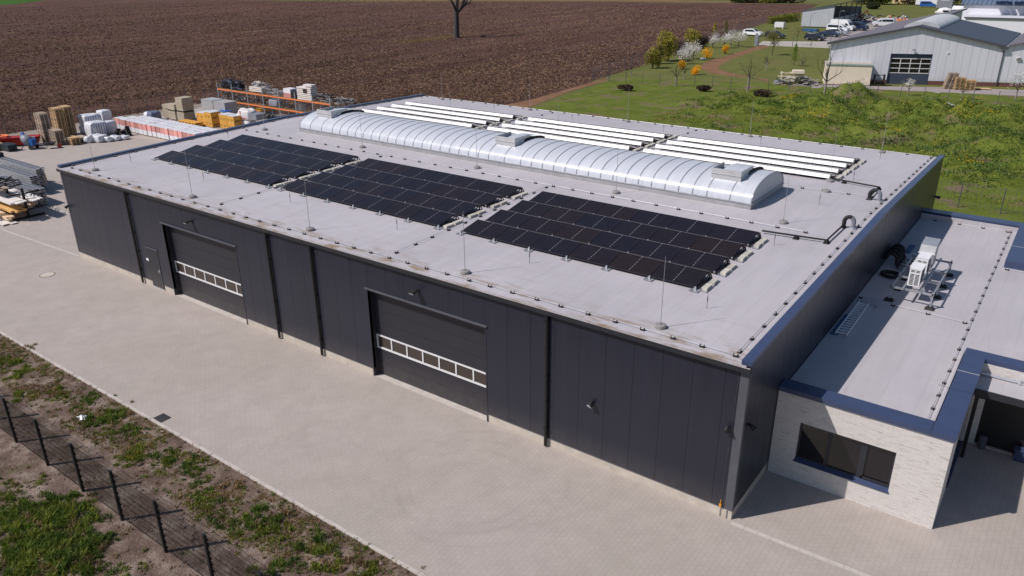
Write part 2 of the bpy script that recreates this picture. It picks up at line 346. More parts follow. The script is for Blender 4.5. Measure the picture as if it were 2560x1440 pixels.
M('galvanised', (.46, .47, .50), .42, .6, .16, 6); M('zinc', (.55, .56, .58), .32, .85, .1, 3); M('bright_sheet', (.80, .80, .82), .4, .0, .03, 3); M('clamp_metal', (.45, .45, .47), .4, .5, .1); M('concrete', (.42, .385, .345), .9, 0, .14, 3, .01)
M('plinth_concrete', (.50, .445, .385), .9, 0, .12, 2.5, .008); M('disc_concrete', (.27, .255, .25), .9, 0, .18, 6, .01); M('ballast_stone', (.50, .47, .41), .9, 0, .2, 5, rnd=.15); M('black_rubber', (.014, .013, .014), .75, 0, .2)
M('white_paint', (.78, .78, .78), .35, 0, .05); M('white_frame', (.72, .72, .73), .4, 0, .05); M('silver_metal', (.58, .59, .62), .35, .6, .08); M('holder_lid', (.5, .48, .48), .6, 0, .15)
m_glass('dark_glass', (.012, .011, .014)); m_glass('brown_pane', (.05, .038, .032), .12); m_glass('car_glass', (.015, .017, .022), .05)
M('wood_pale', (.50, .335, .185), .8, 0, .2, 6, rnd=.22); M('wood_grey', (.42, .335, .26), .85, 0, .25, 6, rnd=.25); M('timber_yellow', (.60, .36, .13), .75, 0, .2, 5, rnd=.15); M('board_pale', (.66, .50, .33), .75, 0, .15, 4, rnd=.15); M('timber_white', (.70, .65, .61), .7, 0, .15, 4, rnd=.15)
M('white_wrap', (.70, .71, .75), .3, 0, .1, 3, .02); M('white_bag', (.64, .62, .62), .55, 0, .1, 4, .03); M('grey_wrap', (.40, .40, .41), .4, 0, .12, 3, .015); M('blue_grey_wrap', (.13, .16, .25), .4, 0, .3, 4, .02)
M('red_label', (.64, .30, .27), .6, 0, .1, 4, rnd=.3); M('pack_white', (.72, .72, .76), .4, 0, .06, 4, rnd=.05); M('beige_block', (.40, .345, .26), .85, 0, .1, 2.5, rnd=.1); M('carton_yellow', (.66, .345, .06), .7, 0, .08, 3, rnd=.07)
M('ink', (.035, .025, .025), .8); M('red_ink', (.5, .03, .03), .7); M('red_paint', (.42, .018, .016), .5, 0, .2); M('blue_paint', (.02, .12, .42), .45, 0, .15); M('orange_paint', (.80, .22, .06), .5, 0, .12, 2); M('amber_paint', (.65, .3, .03), .5, 0, .12)
M('rust_black', (.025, .02, .02), .8, 0, .35, 6); M('dark_plastic', (.02, .022, .03), .4, 0, .25, 5); M('dark_crate', (.016, .024, .034), .6); M('grey_plastic', (.22, .23, .27), .5, 0, .15); M('grey_cage', (.20, .205, .22), .5, .4, .2, 6)
M('ac_white', (.80, .80, .82), .4, 0, .03); M('cream_wall', (.74, .645, .52), .8, 0, .06, 1.2); M('cream_render', (.78, .60, .34), .85, 0, .06); M('brick_plinth', (.16, .07, .055), .85, 0, .2, 8); M('slate_roof', (.062, .072, .095), .5, 0, .06, .8, .01)
M('roof_felt', (.15, .14, .165), .8, 0, .1, .5); M('skylight_dull', (.60, .60, .61), .4, 0, .1, 1.5); M('car_white', (.72, .73, .75), .25, 0, .03); M('car_black', (.012, .014, .022), .2, 0, .1); M('car_navy', (.016, .026, .06), .2, 0, .1); M('car_silver', (.45, .47, .5), .25, .4, .05)
M('tyre', (.018, .017, .018), .85); M('hub', (.5, .5, .52), .3, .8); M('lamp_red', (.4, .01, .01), .3); M('lamp_clear', (.6, .62, .65), .15); M('tarp_yellow', (.75, .42, .03), .6); M('manhole_concrete', (.52, .47, .41), .9, 0, .1, 4); M('manhole_iron', (.24, .19, .15), .7, .3, .2, 8); M('iron_grate', (.045, .042, .045), .7, .3)
M('edging_stone', (.50, .455, .42), .9, 0, .12, 3); M('white_tarp', (.74, .72, .74), .6, 0, .1); M('green_edge', (.25, .36, .30), .7); M('blue_sheet', (.02, .09, .22), .5, 0, .2); M('canopy_blue', (.02, .10, .33), .4)
m_corr('corrugated_wall', (.44, .46, .50), 0, .35, .5); m_corr('blue_metal_roof', (.12, .16, .235), 0, .9, .45, 0, .06)
# ------------------------------------------------------------------ the ground
r3 = lambda a, b: (1840+a/3.5556, b/3.5556)
r4 = lambda a, b: (1280+a/4, b/4)
g = lambda q: G(*q)
sheet('ground', [(-1500, -400), (1500, -400), (1500, 2500), (-1500, 2500)], -.03, 'far_ground')
sheet('green_crop_field', [(-900, 60), (-340, 130), (-352, 150), (-410, 205), (-500, 330), (-1200, 700)], -.018, 'green_crop')
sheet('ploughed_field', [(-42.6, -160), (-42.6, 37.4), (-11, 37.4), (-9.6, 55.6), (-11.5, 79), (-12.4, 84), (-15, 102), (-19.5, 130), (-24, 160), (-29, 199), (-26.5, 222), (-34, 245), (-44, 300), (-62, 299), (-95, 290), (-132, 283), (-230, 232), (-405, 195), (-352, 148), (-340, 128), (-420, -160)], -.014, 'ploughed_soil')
sheet('dirt_track', [(-11.5, 37.4), (-5.5, 37.4), (-7.2, 58), (-9.6, 70), (-10.6, 82), (-12.3, 84), (-11.5, 79), (-10.2, 62)], -.008, 'dirt_track')
sheet('verge', [(-42, -60), (64, -60), (64, -7.52), (-42, -7.52)], -.006, 'verge_soil')
sheet('yard_paving', [(-37.6, -7.4), (90, -7.4), (90, 28), (36, 28), (36, 31), (0, 31), (0, 36.6), (-40.5, 36.6), (-38.4, 26)], 0, 'paving')
sheet('gravel_strip', [(-43, -7.5), (-37.6, -7.4), (-38.4, 26), (-40.5, 36.6), (0, 36.6), (0, 37.6), (-43, 37.6)], -.004, 'gravel_apron')
m = MB(); x = -37.6
while x < 70: m.box(x+.008, -7.52, -.1, x+.992, -7.40, .035+.006*math.sin(x*3)); x += 1
struct(m.build('kerb', 'edging_stone'))
m = MB(); a, b = Vector((40.85, -.12, 0)), G(2166, 1440); a.z = b.z = 0; n_ = int((b-a).length/.42)
for (p, q) in ((a, b+(b-a)*2), (Vector((-.2, 0, 0)), G(0, 572))):
    n_ = int((q-p).length/.42); d = (q-p).normalized(); s = Vector((-d.y, d.x, 0))*.085
    for i in range(n_):
        u, v = p+d*(i*.42), p+d*(i*.42+.4); m.quad(*[(k.x, k.y, .004) for k in (u-s, v-s, v+s, u+s)])
struct(m.build('paving_line', 'edging_stone'))
# meadow with spoil mounds behind the hall
MOUNDS = []
def mp(q, h, r, k=1.): X = G(*q); MOUNDS.append((X.x, X.y-1, h*1.6, r*.72, k))
for q, h, r in (((2065, 285), 1.3, 5.5), ((2130, 262), 1.5, 5), ((2040, 320), .8, 4), ((2215, 290), 1.0, 4.5), ((2330, 290), 1.1, 5), ((2290, 320), .9, 4), ((2160, 330), .7, 4), ((2420, 300), 1.0, 5), ((2440, 340), .9, 5),
                ((2500, 320), 1.1, 5), ((2400, 390), .5, 4), ((2520, 380), 1.0, 6), ((2540, 300), .9, 4), ((1830, 255), .6, 4), ((1900, 270), .5, 5), ((1760, 262), .4, 5), ((2000, 260), .6, 4), ((2460, 430), .4, 4), ((2240, 345), .5, 3.5)):
    mp(q, h, r)
def mh(x, y):
    z = 0
    for a, b, h, r, k in MOUNDS:
        d = ((x-a)**2+(y-b)**2)/(r*r)
        if d < 6: z = max(z, h*math.exp(-d*1.4)) + .12*min(z, h*math.exp(-d*1.4))
    e = min(1, max(0, (y-42)/5))
    if z > .03: z += e*(.38*z+.05)*noise.noise(Vector((x*.9, y*.9, 3)))+e*.22*min(z, .5)*noise.noise(Vector((x*2.3, y*2.3, 8)))
    return max(-.002, z*e)+.02*noise.noise(Vector((x*.7, y*.7, 1)))
m = MB(); nx, ny = 210, 120; x0, x1, y0, y1 = -10.2, 78, 31, 86
def edge_x(y): return -9.0+0*y if y < 50 else -5.3-(y-50)*.15
for j in range(ny+1):
    for i in range(nx+1):
        y = y0+(y1-y0)*j/ny; xa = max(-10, edge_x(y)); x = xa+(x1-xa)*i/nx
        m.v.append((x, y+ (0 if y < 80 else .26*(x+8)*(y-80)/6), mh(x, y)))
for j in range(ny):
    for i in range(nx): q = j*(nx+1)+i; m.f.append((q, q+1, q+nx+2, q+nx+1))
struct(m.build('meadow', 'meadow_ground', smooth=True))
sheet('lawn', [(-12.2, 80), (-10.5, 79), (20, 86), (80, 101), (130, 116), (100, 400), (-60, 420), (-44, 300), (-34, 245), (-26.5, 222), (-29, 199), (-24, 160), (-19.5, 130), (-15, 102), (-12.4, 84)], -.012, 'lawn_grass')
sheet('gravel_path', [(36, 28), (90, 28), (90, 40.5), (33, 40.3), (0, 35.5), (0, 31), (36, 31)], -.009, 'gravel_apron')
tr = [r4(2560, 790), r4(2380, 778), r4(2200, 762), r4(2000, 735), r4(1895, 690), r4(1890, 650), r4(2000, 595), r4(2150, 560), r4(2400, 475), r4(2560, 440), r4(2560, 470), r4(2420, 510), r4(2180, 600), r4(2080, 650), r4(2060, 690), r4(2150, 720), r4(2300, 755), r4(2560, 815)]
tri = [g(q) for q in tr]; h_ = len(tri)//2
m = MB()
for i in range(h_-1): m.quad(*[(p.x, p.y, -.006) for p in (tri[i], tri[i+1], tri[-2-i], tri[-1-i])])
struct(m.build('garden_track', 'dirt_track'))
rd = [(400, 750), (900, 752), (1250, 766), (1700, 772), (2560, 800), (2900, 812), (2900, 885), (2560, 866), (2000, 836), (1200, 800), (700, 782), (380, 792)]
m = MB(); pp = [g(r3(*q)) for q in rd]
for i in range(5): m.quad(*[(p.x, p.y, -.004) for p in (pp[11-i], pp[10-i], pp[i+1], pp[i])])
struct(m.build('service_road', 'grey_road'))
m = MB(); m.quad(*[(p.x, p.y, -.004) for p in (g(r3(185, 402)), g(r3(835, 428)), g(r3(1000, 370)), g(r3(240, 365)))]); struct(m.build('concrete_path', 'concrete'))
m = MB(); m.quad(*[(p.x, p.y, -.005) for p in (g(r3(760, 372)), g(r3(1100, 385)), g(r3(1560, 190)), g(r3(1480, 150)), g(r3(1120, 165)), g(r3(1090, 210)), g(r3(900, 265)))]); struct(m.build('car_park', 'grey_road'))
sheet('farm_soil', [(-700, 330), (-44, 306), (-62, 304), (-132, 289), (-230, 240), (-380, 225), (-700, 300)], -.02, 'dirt_track')
# ------------------------------------------------------------------ the hall
hall = thing('warehouse', 'long anthracite hall with a grey roof, two sectional gates and a barrel skylight', 'warehouse', (0, 0, 0))
ZW = 5.34
openings = [(10.13, 16.26), (25.03, 31.08)]; DX0, DX1, DZ = 8.06, 9.12, 2.29
m = MB(); k = -1
xs = [0.0]+[i+.1 for i in range(1, 41)]+[40.8]
def clip(x0, x1, z0):
    if x1-x0 > .02: m.box(x0+.004, 0, z0, x1-.004, .09, ZW)
for x0, x1 in zip(xs, xs[1:]):
    cuts = [(a, b, 4.03) for a, b in openings]+[(DX0, DX1, DZ)]; p = x0
    for a, b, zt in cuts:
        if b <= x0 or a >= x1: continue
        if a > p: m.box(p+(.004 if p == x0 else 0), 0, .36, a, .09, ZW)
        aa, bb = max(a, x0), min(b, x1); m.box(aa+(.004 if aa == x0 else 0), 0, zt, bb-(.004 if bb == x1 else 0), .09, ZW); p = bb
    if p < x1-.001: m.box(p+(.004 if p == x0 else 0), 0, .36, x1-.004, .09, ZW)
m.build('front_wall', 'anthracite_cladding', hall)
m = MB()
for a, b in zip([0.05, 9.12, 16.26, 31.08], [8.06, 10.13, 25.03, 40.75]): m = MB(); m.box(a, .03, .36, b, .12, ZW-.01); m.build('wall_core', 'black_metal', hall)
for a, b in zip([0, 9.12, 16.28, 31.1], [8.06, 10.11, 25.01, 40.78]):
    m = MB(); m.box(a, .018, -.2, b, .3, .345); m.build('plinth', 'plinth_concrete', hall)
    m = MB(); m.box(a, -.014, .345, b, .02, .362); m.build('drip_edge', 'trim_metal', hall)
for q in ((40.5, .3, -.2, 40.782, 30.8, .345), (.02, .3, -.2, .3, 30.8, .345), (.3, 30.5, -.2, 40.5, 30.82, .345)): m = MB(); m.box(*q); m.build('plinth', 'plinth_concrete', hall)
m = MB()   # gable cladding on the annex side, sheets one metre wide
for a, b in zip([0]+[i+.3 for i in range(1, 30)], [i+.3 for i in range(1, 30)]+[30.8]):
    m.hexa([(40.71, a+.005, .36), (40.8, a+.005, .36), (40.8, b-.005, .36), (40.71, b-.005, .36)], [(40.71, a+.005, rz(a)), (40.8, a+.005, rz(a)), (40.8, b-.005, rz(b)), (40.71, b-.005, rz(b))])
m.build('side_wall', 'anthracite_cladding', hall)
m = MB()
for a, b in ((0, YR), (YR, 30.8)): m.hexa([(0, a, .36), (.1, a, .36), (.1, b, .36), (0, b, .36)], [(0, a, rz(a)), (.1, a, rz(a)), (.1, b, rz(b)), (0, b, rz(b))])
m.box(.1, 30.7, .36, 40.71, 30.8, 5.3); m.build('rear_wall', 'anthracite_cladding', hall)
m = MB()
for a, b in ((-.06, YR), (YR, 30.86)): m.hexa([(.12, a, rz(a)-.2), (40.69, a, rz(a)-.2), (40.69, b, rz(b)-.2), (.12, b, rz(b)-.2)], [(.12, a, rz(a)), (40.69, a, rz(a)), (40.69, b, rz(b)), (.12, b, rz(b))])
m.build('roof', 'roof_membrane', hall)
for xa, xb, nm in ((40.53, 40.825, 'coping'), (-.03, .27, 'coping')):
    m = MB()
    for a, b in ((-.04, YR), (YR, 30.88)): m.hexa([(xa, a, rz(a)+.01), (xb, a, rz(a)+.01), (xb, b, rz(b)+.01), (xa, b, rz(b)+.01)], [(xa, a, rz(a)+.15), (xb, a, rz(a)+.15), (xb, b, rz(b)+.15), (xa, b, rz(b)+.15)])
    m.build(nm, 'coping_metal', hall)
m = MB(); m.profx([(-.16, 5.28), (-.02, 5.26), (-.02, 5.40), (-.035, 5.40), (-.04, 5.30), (-.145, 5.31), (-.15, 5.44), (-.165, 5.44)], .0, 40.86); m.build('gutter', 'gutter_metal', hall)
m = MB(); m.profx([(-.02, 5.405), (-.1, 5.395), (-.1, 5.38), (-.02, 5.385)], .05, 40.8); m.build('eaves_flashing', 'concrete', hall)
for (a, b, c, d) in ((40.54, -.012, 40.815, .0), (40.8, -.012, 40.812, .1), (0., -.012, .14, 0.)):
    m = MB(); m.box(a, b, .34, c, d, ZW); m.build('corner_trim', 'trim_metal', hall)
pj = MB(); pj.tube([(0, -.085, .06), (0, -.085, 5.2), (0, -.085, 5.32)], .062, 10)
for i in range(5): pj.box(-.08, -.16, .8+i*1.05, .08, -.005, .83+i*1.05)
dp = pj.build('downpipe', 'black_metal', hall); dp.location = (7.13, 0, 0)
for x in (18.85, 21.81, 33.83): dup1(dp, hall, (x, 0, 0))
# sectional gates
for (a, b) in openings:
    gt = MB(); yb = .30
    bands = [(0.02, .62), (.63, 1.25), (1.9, 2.47), (2.48, 3.05), (3.06, 3.62), (3.63, 4.03)]
    for z0, z1 in bands: gt.box(a-.1, yb, z0, b+.1, yb+.05, z1)
    gate = gt.build('gate', 'anthracite_gate', hall)
    m = MB(); m.box(a-.1, yb-.012, 1.25, b+.1, yb+.04, 1.325); m.box(a-.1, yb-.012, 1.825, b+.1, yb+.04, 1.9)
    n_ = 7
    for i in range(n_+1):
        xx = a-.02+(b-a+.04)*i/n_; wd = .09 if i in (0, n_) else .032; m.box(xx-wd, yb-.01, 1.325, xx+wd, yb+.04, 1.825)
    m.build('window_frame', 'white_frame', gate)
    m = MB(); m.quad((a-.1, yb+.02, 1.3), (b+.1, yb+.02, 1.3), (b+.1, yb+.02, 1.85), (a-.1, yb+.02, 1.85)); m.build('window_pane', 'brown_pane', gate)
    m = MB(); m.box(a-.02, .0, 0, a, .36, 4.03); m.box(b, .0, 0, b+.02, .36, 4.03); m.box(a-.02, 0, 4.03, b+.02, .36, 4.05)
    m.box(a-.06, -.01, 0, a, 0, 4.03); m.box(b, -.01, 0, b+.06, 0, 4.03); m.build('gate_frame', 'anthracite_gate', hall)
    m = MB(); m.box(a-.1, -.08, 4.02, b+.12, .0, 4.07); m.build('gate_flashing', 'trim_metal', hall)
    m = MB(); m.box(a, .0, -.02, b, .36, .005); m.build('threshold', 'edging_stone', hall)
m = MB(); m.box(DX0-.02, -.015, .08, DX1+.02, .06, DZ); dr = m.build('door', 'anthracite_gate', hall)
m = MB(); m.box(DX1-.14, -.03, .98, DX1-.08, -.015, 1.2); m.box(DX1-.2, -.085, 1.08, DX1-.06, -.06, 1.105); m.box(DX1-.1, -.085, 1.08, DX1-.07, -.015, 1.105); m.build('handle', 'silver_metal', dr)
m = MB(); m.box(DX0-.05, -.05, DZ, DX1+.05, .0, DZ+.035); m.build('door_flashing', 'trim_metal', hall)
m = MB(); m.box(DX0, -.02, .0, DX1, .06, .08); m.build('door_sill', 'silver_metal', hall)
X = FW(369.5, 648); m = MB(); m.box(X.x-.11, -.022, X.z-.07, X.x+.11, -.016, X.z+.07); m.build('door_plate', 'white_paint', hall)
for x, z in ((12.98, 4.62), (27.88, 4.62)):   # floodlight on a bracket over each gate
    m = MB(); m.box(x-.07, -.03, z-.1, x+.07, 0, z+.12); m.beam((x, 0, z+.03), (x, -.2, z+.08), .04, .04); m.cbox((x-.05, -.28, z+.06), (.26, .2, .07), Matrix.Rotation(.35, 3, 'X')); fl = m.build('floodlight', 'black_metal', hall)
    m = MB(); m.cbox((x-.05, -.295, z+.022), (.22, .16, .015), Matrix.Rotation(.35, 3, 'X')); m.build('lamp_glass', 'lamp_clear', fl)
for x, z, q in ((35.69, 2.5, 1), (40.38, 3.3, 0), (.1, 3.2, 0)):
    m = MB(); m.tube([(x, 0, z), (x, -.1, z)], .05, 10); m.tube([(x, -.1, z), (x-.02, -.22, z-.09)], [.085, .1], 12); c = m.build('wall_lamp' if q else 'security_camera', 'black_metal', hall)
    if q: m = MB(); m.tube([(x-.02, -.218, z-.088), (x-.022, -.235, z-.1)], .092, 12); m.build('lamp_glass', 'lamp_clear', c)
m = MB(); m.tube([(40.8, .43, 3.3), (40.92, .43, 3.3)], .05, 10); m.tube([(40.92, .43, 3.3), (41.05, .40, 3.22)], [.08, .09], 12); m.build('security_camera', 'black_metal', hall)
m = MB(); m.tube([(40.8, 30.6, 3.2), (41.05, 30.7, 3.15)], [.06, .1], 8); m.build('security_camera', 'black_metal', hall)
m = MB(); m.tube([(40.48, -.16, 5.5), (40.50, -.2, 5.3), (40.50, -.02, 5.1), (40.46, -.03, 3), (40.42, -.03, .6)], .0045, 5); m.build('earthing_wire', 'trim_metal', hall)
m = MB(); m.tube([(40.41, -.03, .62), (40.41, -.03, .42)], .018, 6); m.cbox((40.41, -.045, .43), (.07, .05, .09)); m.build('earthing_clamp', 'amber_paint', hall)
m = MB(); m.tube([(40.41, -.01, .36), (40.41, -.01, 0)], .012, 5); m.tube([(40.62, -.01, .36), (40.62, -.01, 0)], .014, 5); m.build('earthing_rod', 'galvanised', hall)
# barrel skylight on the ridge
CY, HWD, RISE, ZC = 15.85, 2.15, .88, 6.05; SX0, SX1 = 4.62, 35.66
sk = thing('barrel_skylight', 'long translucent barrel skylight lying along the ridge of the grey roof', 'skylight', (20, CY, 5.8))
arc = lambda k, d=0., n=26: (CY-(HWD+d)*math.cos(PI*k/n), ZC+(RISE+d)*max(0, math.sin(PI*k/n))**.85)
m = MB(); m.box(SX0+.02, CY-HWD-.06, 5.66, SX1-.02, CY-HWD+.04, 6.0); m.box(SX0+.02, CY+HWD-.04, 5.66, SX1-.02, CY+HWD+.06, 6.0); m.box(SX0+.0, CY-HWD-.05, 5.66, SX0+.1, CY+HWD+.05, 6.0); m.box(SX1-.1, CY-HWD-.05, 5.66, SX1, CY+HWD+.05, 6.0); m.build('curb', 'zinc_dull' if 'zinc_dull' in MATS else M('curb_zinc', (.36, .355, .37), .55, .2, .12, 2), sk)
m = MB(); m.box(SX0-.03, CY-HWD-.09, 6.0, SX1+.03, CY-HWD+.03, 6.05); m.box(SX0-.03, CY+HWD-.03, 6.0, SX1+.03, CY+HWD+.09, 6.05); m.box(SX1-.06, CY-HWD+.03, 6.0, SX1+.03, CY+HWD-.03, 6.05); m.box(SX0-.03, CY-HWD+.03, 6.0, SX0+.06, CY+HWD-.03, 6.05); m.build('sill_profile', 'galvanised', sk)
m = MB(); N = 26
for k in range(N+1):
    y, z = arc(k); m.v += [(SX0, y, z), (SX1, y, z)]
for k in range(N): m.f.append((2*k, 2*k+1, 2*k+3, 2*k+2))
m.build('vault', 'vault_sheet', sk, smooth=True)
for x in (SX0+.03, SX1-.03):
    m = MB(); m.v = [(x, *arc(k, -.01)) for k in range(N+1)]; m.f = [tuple(range(N+1))]; m.build('end_panel', M('end_sheet', (.52, .53, .56), .45, 0, .08, 3), sk)
ribm = MB(); w2, t_ = .022, .016
for k in range(N+1):
    y, z = arc(k); y2, z2 = arc(k, t_); ribm.v += [(-w2, y-CY, z), (w2, y-CY, z), (w2, y2-CY, z2), (-w2, y2-CY, z2)]
for k in range(N):
    for i in range(4): ribm.f.append((4*k+i, 4*k+(i+1) % 4, 4*k+4+(i+1) % 4, 4*k+4+i))
ribm.f += [(0, 1, 2, 3), (4*N+3, 4*N+2, 4*N+1, 4*N)]
xs = [SX0+.03, 5.68, 6.79, 7.83]+[7.83+.71*i for i in range(1, 18)]+[20.62, 21.72, 22.82]+[22.82+.712*i for i in range(1, 16)]+[34.62, SX1-.03]
rib = None
for x in xs:
    if rib is None: rib = ribm.build('rib', M('rib_metal', (.27, .28, .32), .4, .2, .1), sk, world=False); rib.location = (x-20, 0, -5.8)
    else: dup1(rib, sk, (x-20, 0, -5.8))
for vx0, vx1 in ((5.62, 7.03), (20.58, 21.92), (33.34, 34.78)):
    m = MB(); zt = 7.22
    m.box(vx0, 14.44, 6.72, vx1, 14.49, zt); m.box(vx0, 14.41, 6.98, vx1, 14.44, 7.0); m.box(vx1-.04, 14.49, 6.72, vx1, 15.9, zt); m.box(vx0, 14.49, 6.72, vx0+.04, 15.9, zt)
    v_ = m.build('smoke_vent', M('vent_sheet', (.55, .55, .56), .42, .25, .06, 2), sk)
    m = MB(); ks = [k for k in range(8, 20)]
    for k in ks:
        y, z = arc(k, .15); m.v += [(vx0+.3, y, z), (vx1-.05, y, z)]
    for i in range(len(ks)-1): m.f.append((2*i, 2*i+1, 2*i+3, 2*i+2))
    m.build('lid', 'vault_sheet', v_, smooth=True)
    m = MB()
    for s_, xx in ((0, vx1+.0), (1, vx0+.3)):
        m.tube([(xx, *arc(k, .07)) for k in range(11, 20)], .065, 6)
    m.build('seal', 'black_rubber', v_)
    m = MB(); m.beam((vx1+.03, 14.62, 6.86), (vx1+.03, 15.3, 7.04), .02, .05); m.build('hinge_bar', 'bright_sheet', v_)
# ------------------------------------------------------------------ solar arrays
MW, MD = 1.758, 1.117; ZL, ZH = .12, .33
def module_mb():
    m = MB(); m.hexa([(-MW/2+.003, .0, ZL-.035), (MW/2-.003, .0, ZL-.035), (MW/2-.003, MD, ZH-.035), (-MW/2+.003, MD, ZH-.035)], [(-MW/2+.003, .0, ZL), (MW/2-.003, .0, ZL), (MW/2-.003, MD, ZH), (-MW/2+.003, MD, ZH)]); return m
P = {}
def proto(key, mb, mat, parent):
    o = mb.build(key, mat, parent, world=False); P[key] = o.data; return o
def part(key, mat, parent, loc, rz_=0., mb=None):
    if key not in P:
        o = mb().build(key, mat, parent, world=False); P[key] = o.data
    else:
        o = D.objects.new(key, P[key]); COL.objects.link(o); o.parent = parent
    o.location = loc; o.rotation_euler = (0, 0, rz_); return o
def foot_mb():
    m = MB(); m.box(-.17, -.2, .004, .17, .1, .02); m.box(-.04, -.06, .02, .04, .02, .1); m.beam((-.13, -.15, .03), (.13, .05, .03), .03, .02); return m
def clamp_mb():
    m = MB(); m.box(-.025, -.03, .08, .025, .02, .14); return m
def defl_mb():
    m = MB(); m.hexa([(-MW/2+.004, MD+.015, ZH-.012), (MW/2-.004, MD+.015, ZH-.012), (MW/2-.004, MD+.12, .15), (-MW/2+.004, MD+.12, .15)], [(-MW/2+.004, MD+.019, ZH-.008), (MW/2-.004, MD+.019, ZH-.008), (MW/2-.004, MD+.125, .154), (-MW/2+.004, MD+.125, .154)]); return m
def rail_mb():
    m = MB(); m.box(-MW/2, MD-.0, ZH-.03, MW/2, MD+.012, ZH+.003); return m
def tri_mb():
    m = MB(); m.beam((0, .05, .06), (0, MD+.2, .06), .05, .05); m.beam((0, MD, .06), (0, MD, ZH-.04), .05, .04); m.beam((0, .5, .08), (0, MD, ZH-.05), .04, .04); m.beam((0, MD+.02, ZH-.02), (0, MD+.2, .08), .04, .03); return m
def stone_mb():
    m = MB(); m.box(-.1, -.24, .03, .1, .24, .12); return m
def tray_mb():
    m = MB(); m.box(-.14, -.62, .004, .14, .62, .03); m.box(-.14, -.62, .03, -.12, .62, .07); return m
for side, ys, x0s in ((1, (4.08, 5.74, 7.40, 9.06), (3.22, 14.78, 26.66)), (-1, (21.1, 22.68, 24.24, 25.82), (2.85, 14.85, 26.42))):
    for ai, x0 in enumerate(x0s):
        where = ('farthest from the brick annex', 'middle one of the slope', 'beside the brick annex end')[ai]
        lab = f'black solar array on the eaves side of the skylight, {where}' if side == 1 else f'solar array with white wind deflectors behind the skylight, {where}'
        A = thing('solar_array', lab, 'solar array', (x0, ys[0], rz(ys[0])), 0, 'solar arrays on the hall roof')
        for y in ys:
            yl = y-ys[0]; zl = rz(y+.5)-rz(ys[0])
            for i in range(6):
                cx = (i+.5)*1.77
                rot, yo = (0, yl) if side == 1 else (PI, yl+MD)
                pm = part('solar_panel', 'solar_glass', A, (cx, yo, zl), rot, module_mb)
                part('wind_deflector', 'bright_sheet', A, (cx, yo, zl), rot, defl_mb)
                part('ridge_rail', 'clamp_metal', A, (cx, yo, zl), rot, rail_mb)
            for i in range(7):
                rot, yo = (0, yl) if side == 1 else (PI, yl+MD)
                if (side == 1 and y == ys[0]) or (side == -1 and y == ys[-1]): part('base_foot', 'galvanised', A, (i*1.77, yo-.02, zl), rot, foot_mb)
                part('clamp', 'clamp_metal', A, (i*1.77, yo-.02 if side == 1 else yo+.02, zl), rot, clamp_mb)
            part('support_triangle', 'black_metal', A, (6*1.77+.03, yl if side == 1 else yl+MD, zl), 0 if side == 1 else PI, tri_mb)
            part('ballast_tray', 'galvanised', A, (6*1.77+.28, yl+.6, zl), 0, tray_mb)
            for q in (.32, .9): part('ballast_stone', 'ballast_stone', A, (6*1.77+.28, yl+q, zl), R.uniform(-.06, .06), stone_mb)
# ------------------------------------------------------------------ lightning protection
def rod_mb(h):
    m = MB(); m.tube([(0, 0, .1), (0, 0, h*.55), (0, 0, h)], [.014, .010, .006], 6); return m
def disc_mb():
    m = MB(); m.tube([(0, 0, .0), (0, 0, .1), (0, 0, .125)], [.19, .185, .15], 18); m.tube([(0, 0, .12), (0, 0, .16)], .03, 8); return m
rods = []
for nm, y, xs in (('front eaves', .8, (2.57, 12.03, 20.84, 29.56, 37.56)), ('front of the skylight', 12.66, (2.2, 11.67, 20.65, 29.31, 37.46)), ('rear edge', 30.1, (2.91, 11.93, 20.49, 29.49, 37.56)), ('rear of the skylight', 20.85, (11.8, 20.6, 37.11))):
    n_ = len(xs)
    for i, x in enumerate(xs):
        o = ORD[n_-1-i]
        lab = f'tall lightning rod on a disc, {o} from the annex along the {nm}'
        T = thing('lightning_rod', lab, 'lightning rod', (x, y, rz(y)), 0, 'tall lightning rods on the hall roof')
        part('rod', 'galvanised', T, (0, 0, 0), 0, lambda: rod_mb(2.42)); part('base', 'disc_concrete', T, (0, 0, 0), 0, disc_mb)
T = thing('concrete_disc', 'concrete rod base without a rod beside the skylight gable', 'rod base', (37.58, 18.63, rz(18.63))); part('base', 'disc_concrete', T, (0, 0, 0), 0, disc_mb)
def spike_mb():
    m = MB(); m.tube([(0, 0, 0), (0, 0, .25), (0, 0, .27), (0, 0, .42), (0, 0, .44), (0, 0, .56)], [.008, .008, .016, .016, .007, .005], 6); return m
for nm, y, xs in (('front arrays and the eaves', 2.92, (2.58, 9.81, 16.92, 24.02, 31.01, 38.2)), ('ends of the front arrays', 9.87, (2.07, 38.04)), ('skylight gable', 16.1, (37.96,)), ('ends of the rear arrays', 21.9, (2.1, 38.01)), ('rear arrays and the rear edge', 28.2, (2.4, 9.9, 17, 24.25, 30.9, 37.9))):
    for i, x in enumerate(xs):
        tag(part('lightning_spike', 'rust_black', None, (x, y, rz(y)), 0, spike_mb), f'short dark roof spike near the {nm}, {ORD[len(xs)-1-i]} from the annex', 'roof spike', 'short spikes on the hall roof')
def holder_mb():
    m = MB(); m.box(-.075, -.05, .002, .075, .05, .03); m.box(-.075, -.03, .03, -.05, .03, .085); m.box(.05, -.03, .03, .075, .03, .085); return m
def lid_mb():
    m = MB(); m.box(-.055, -.028, .055, .055, .028, .075); return m
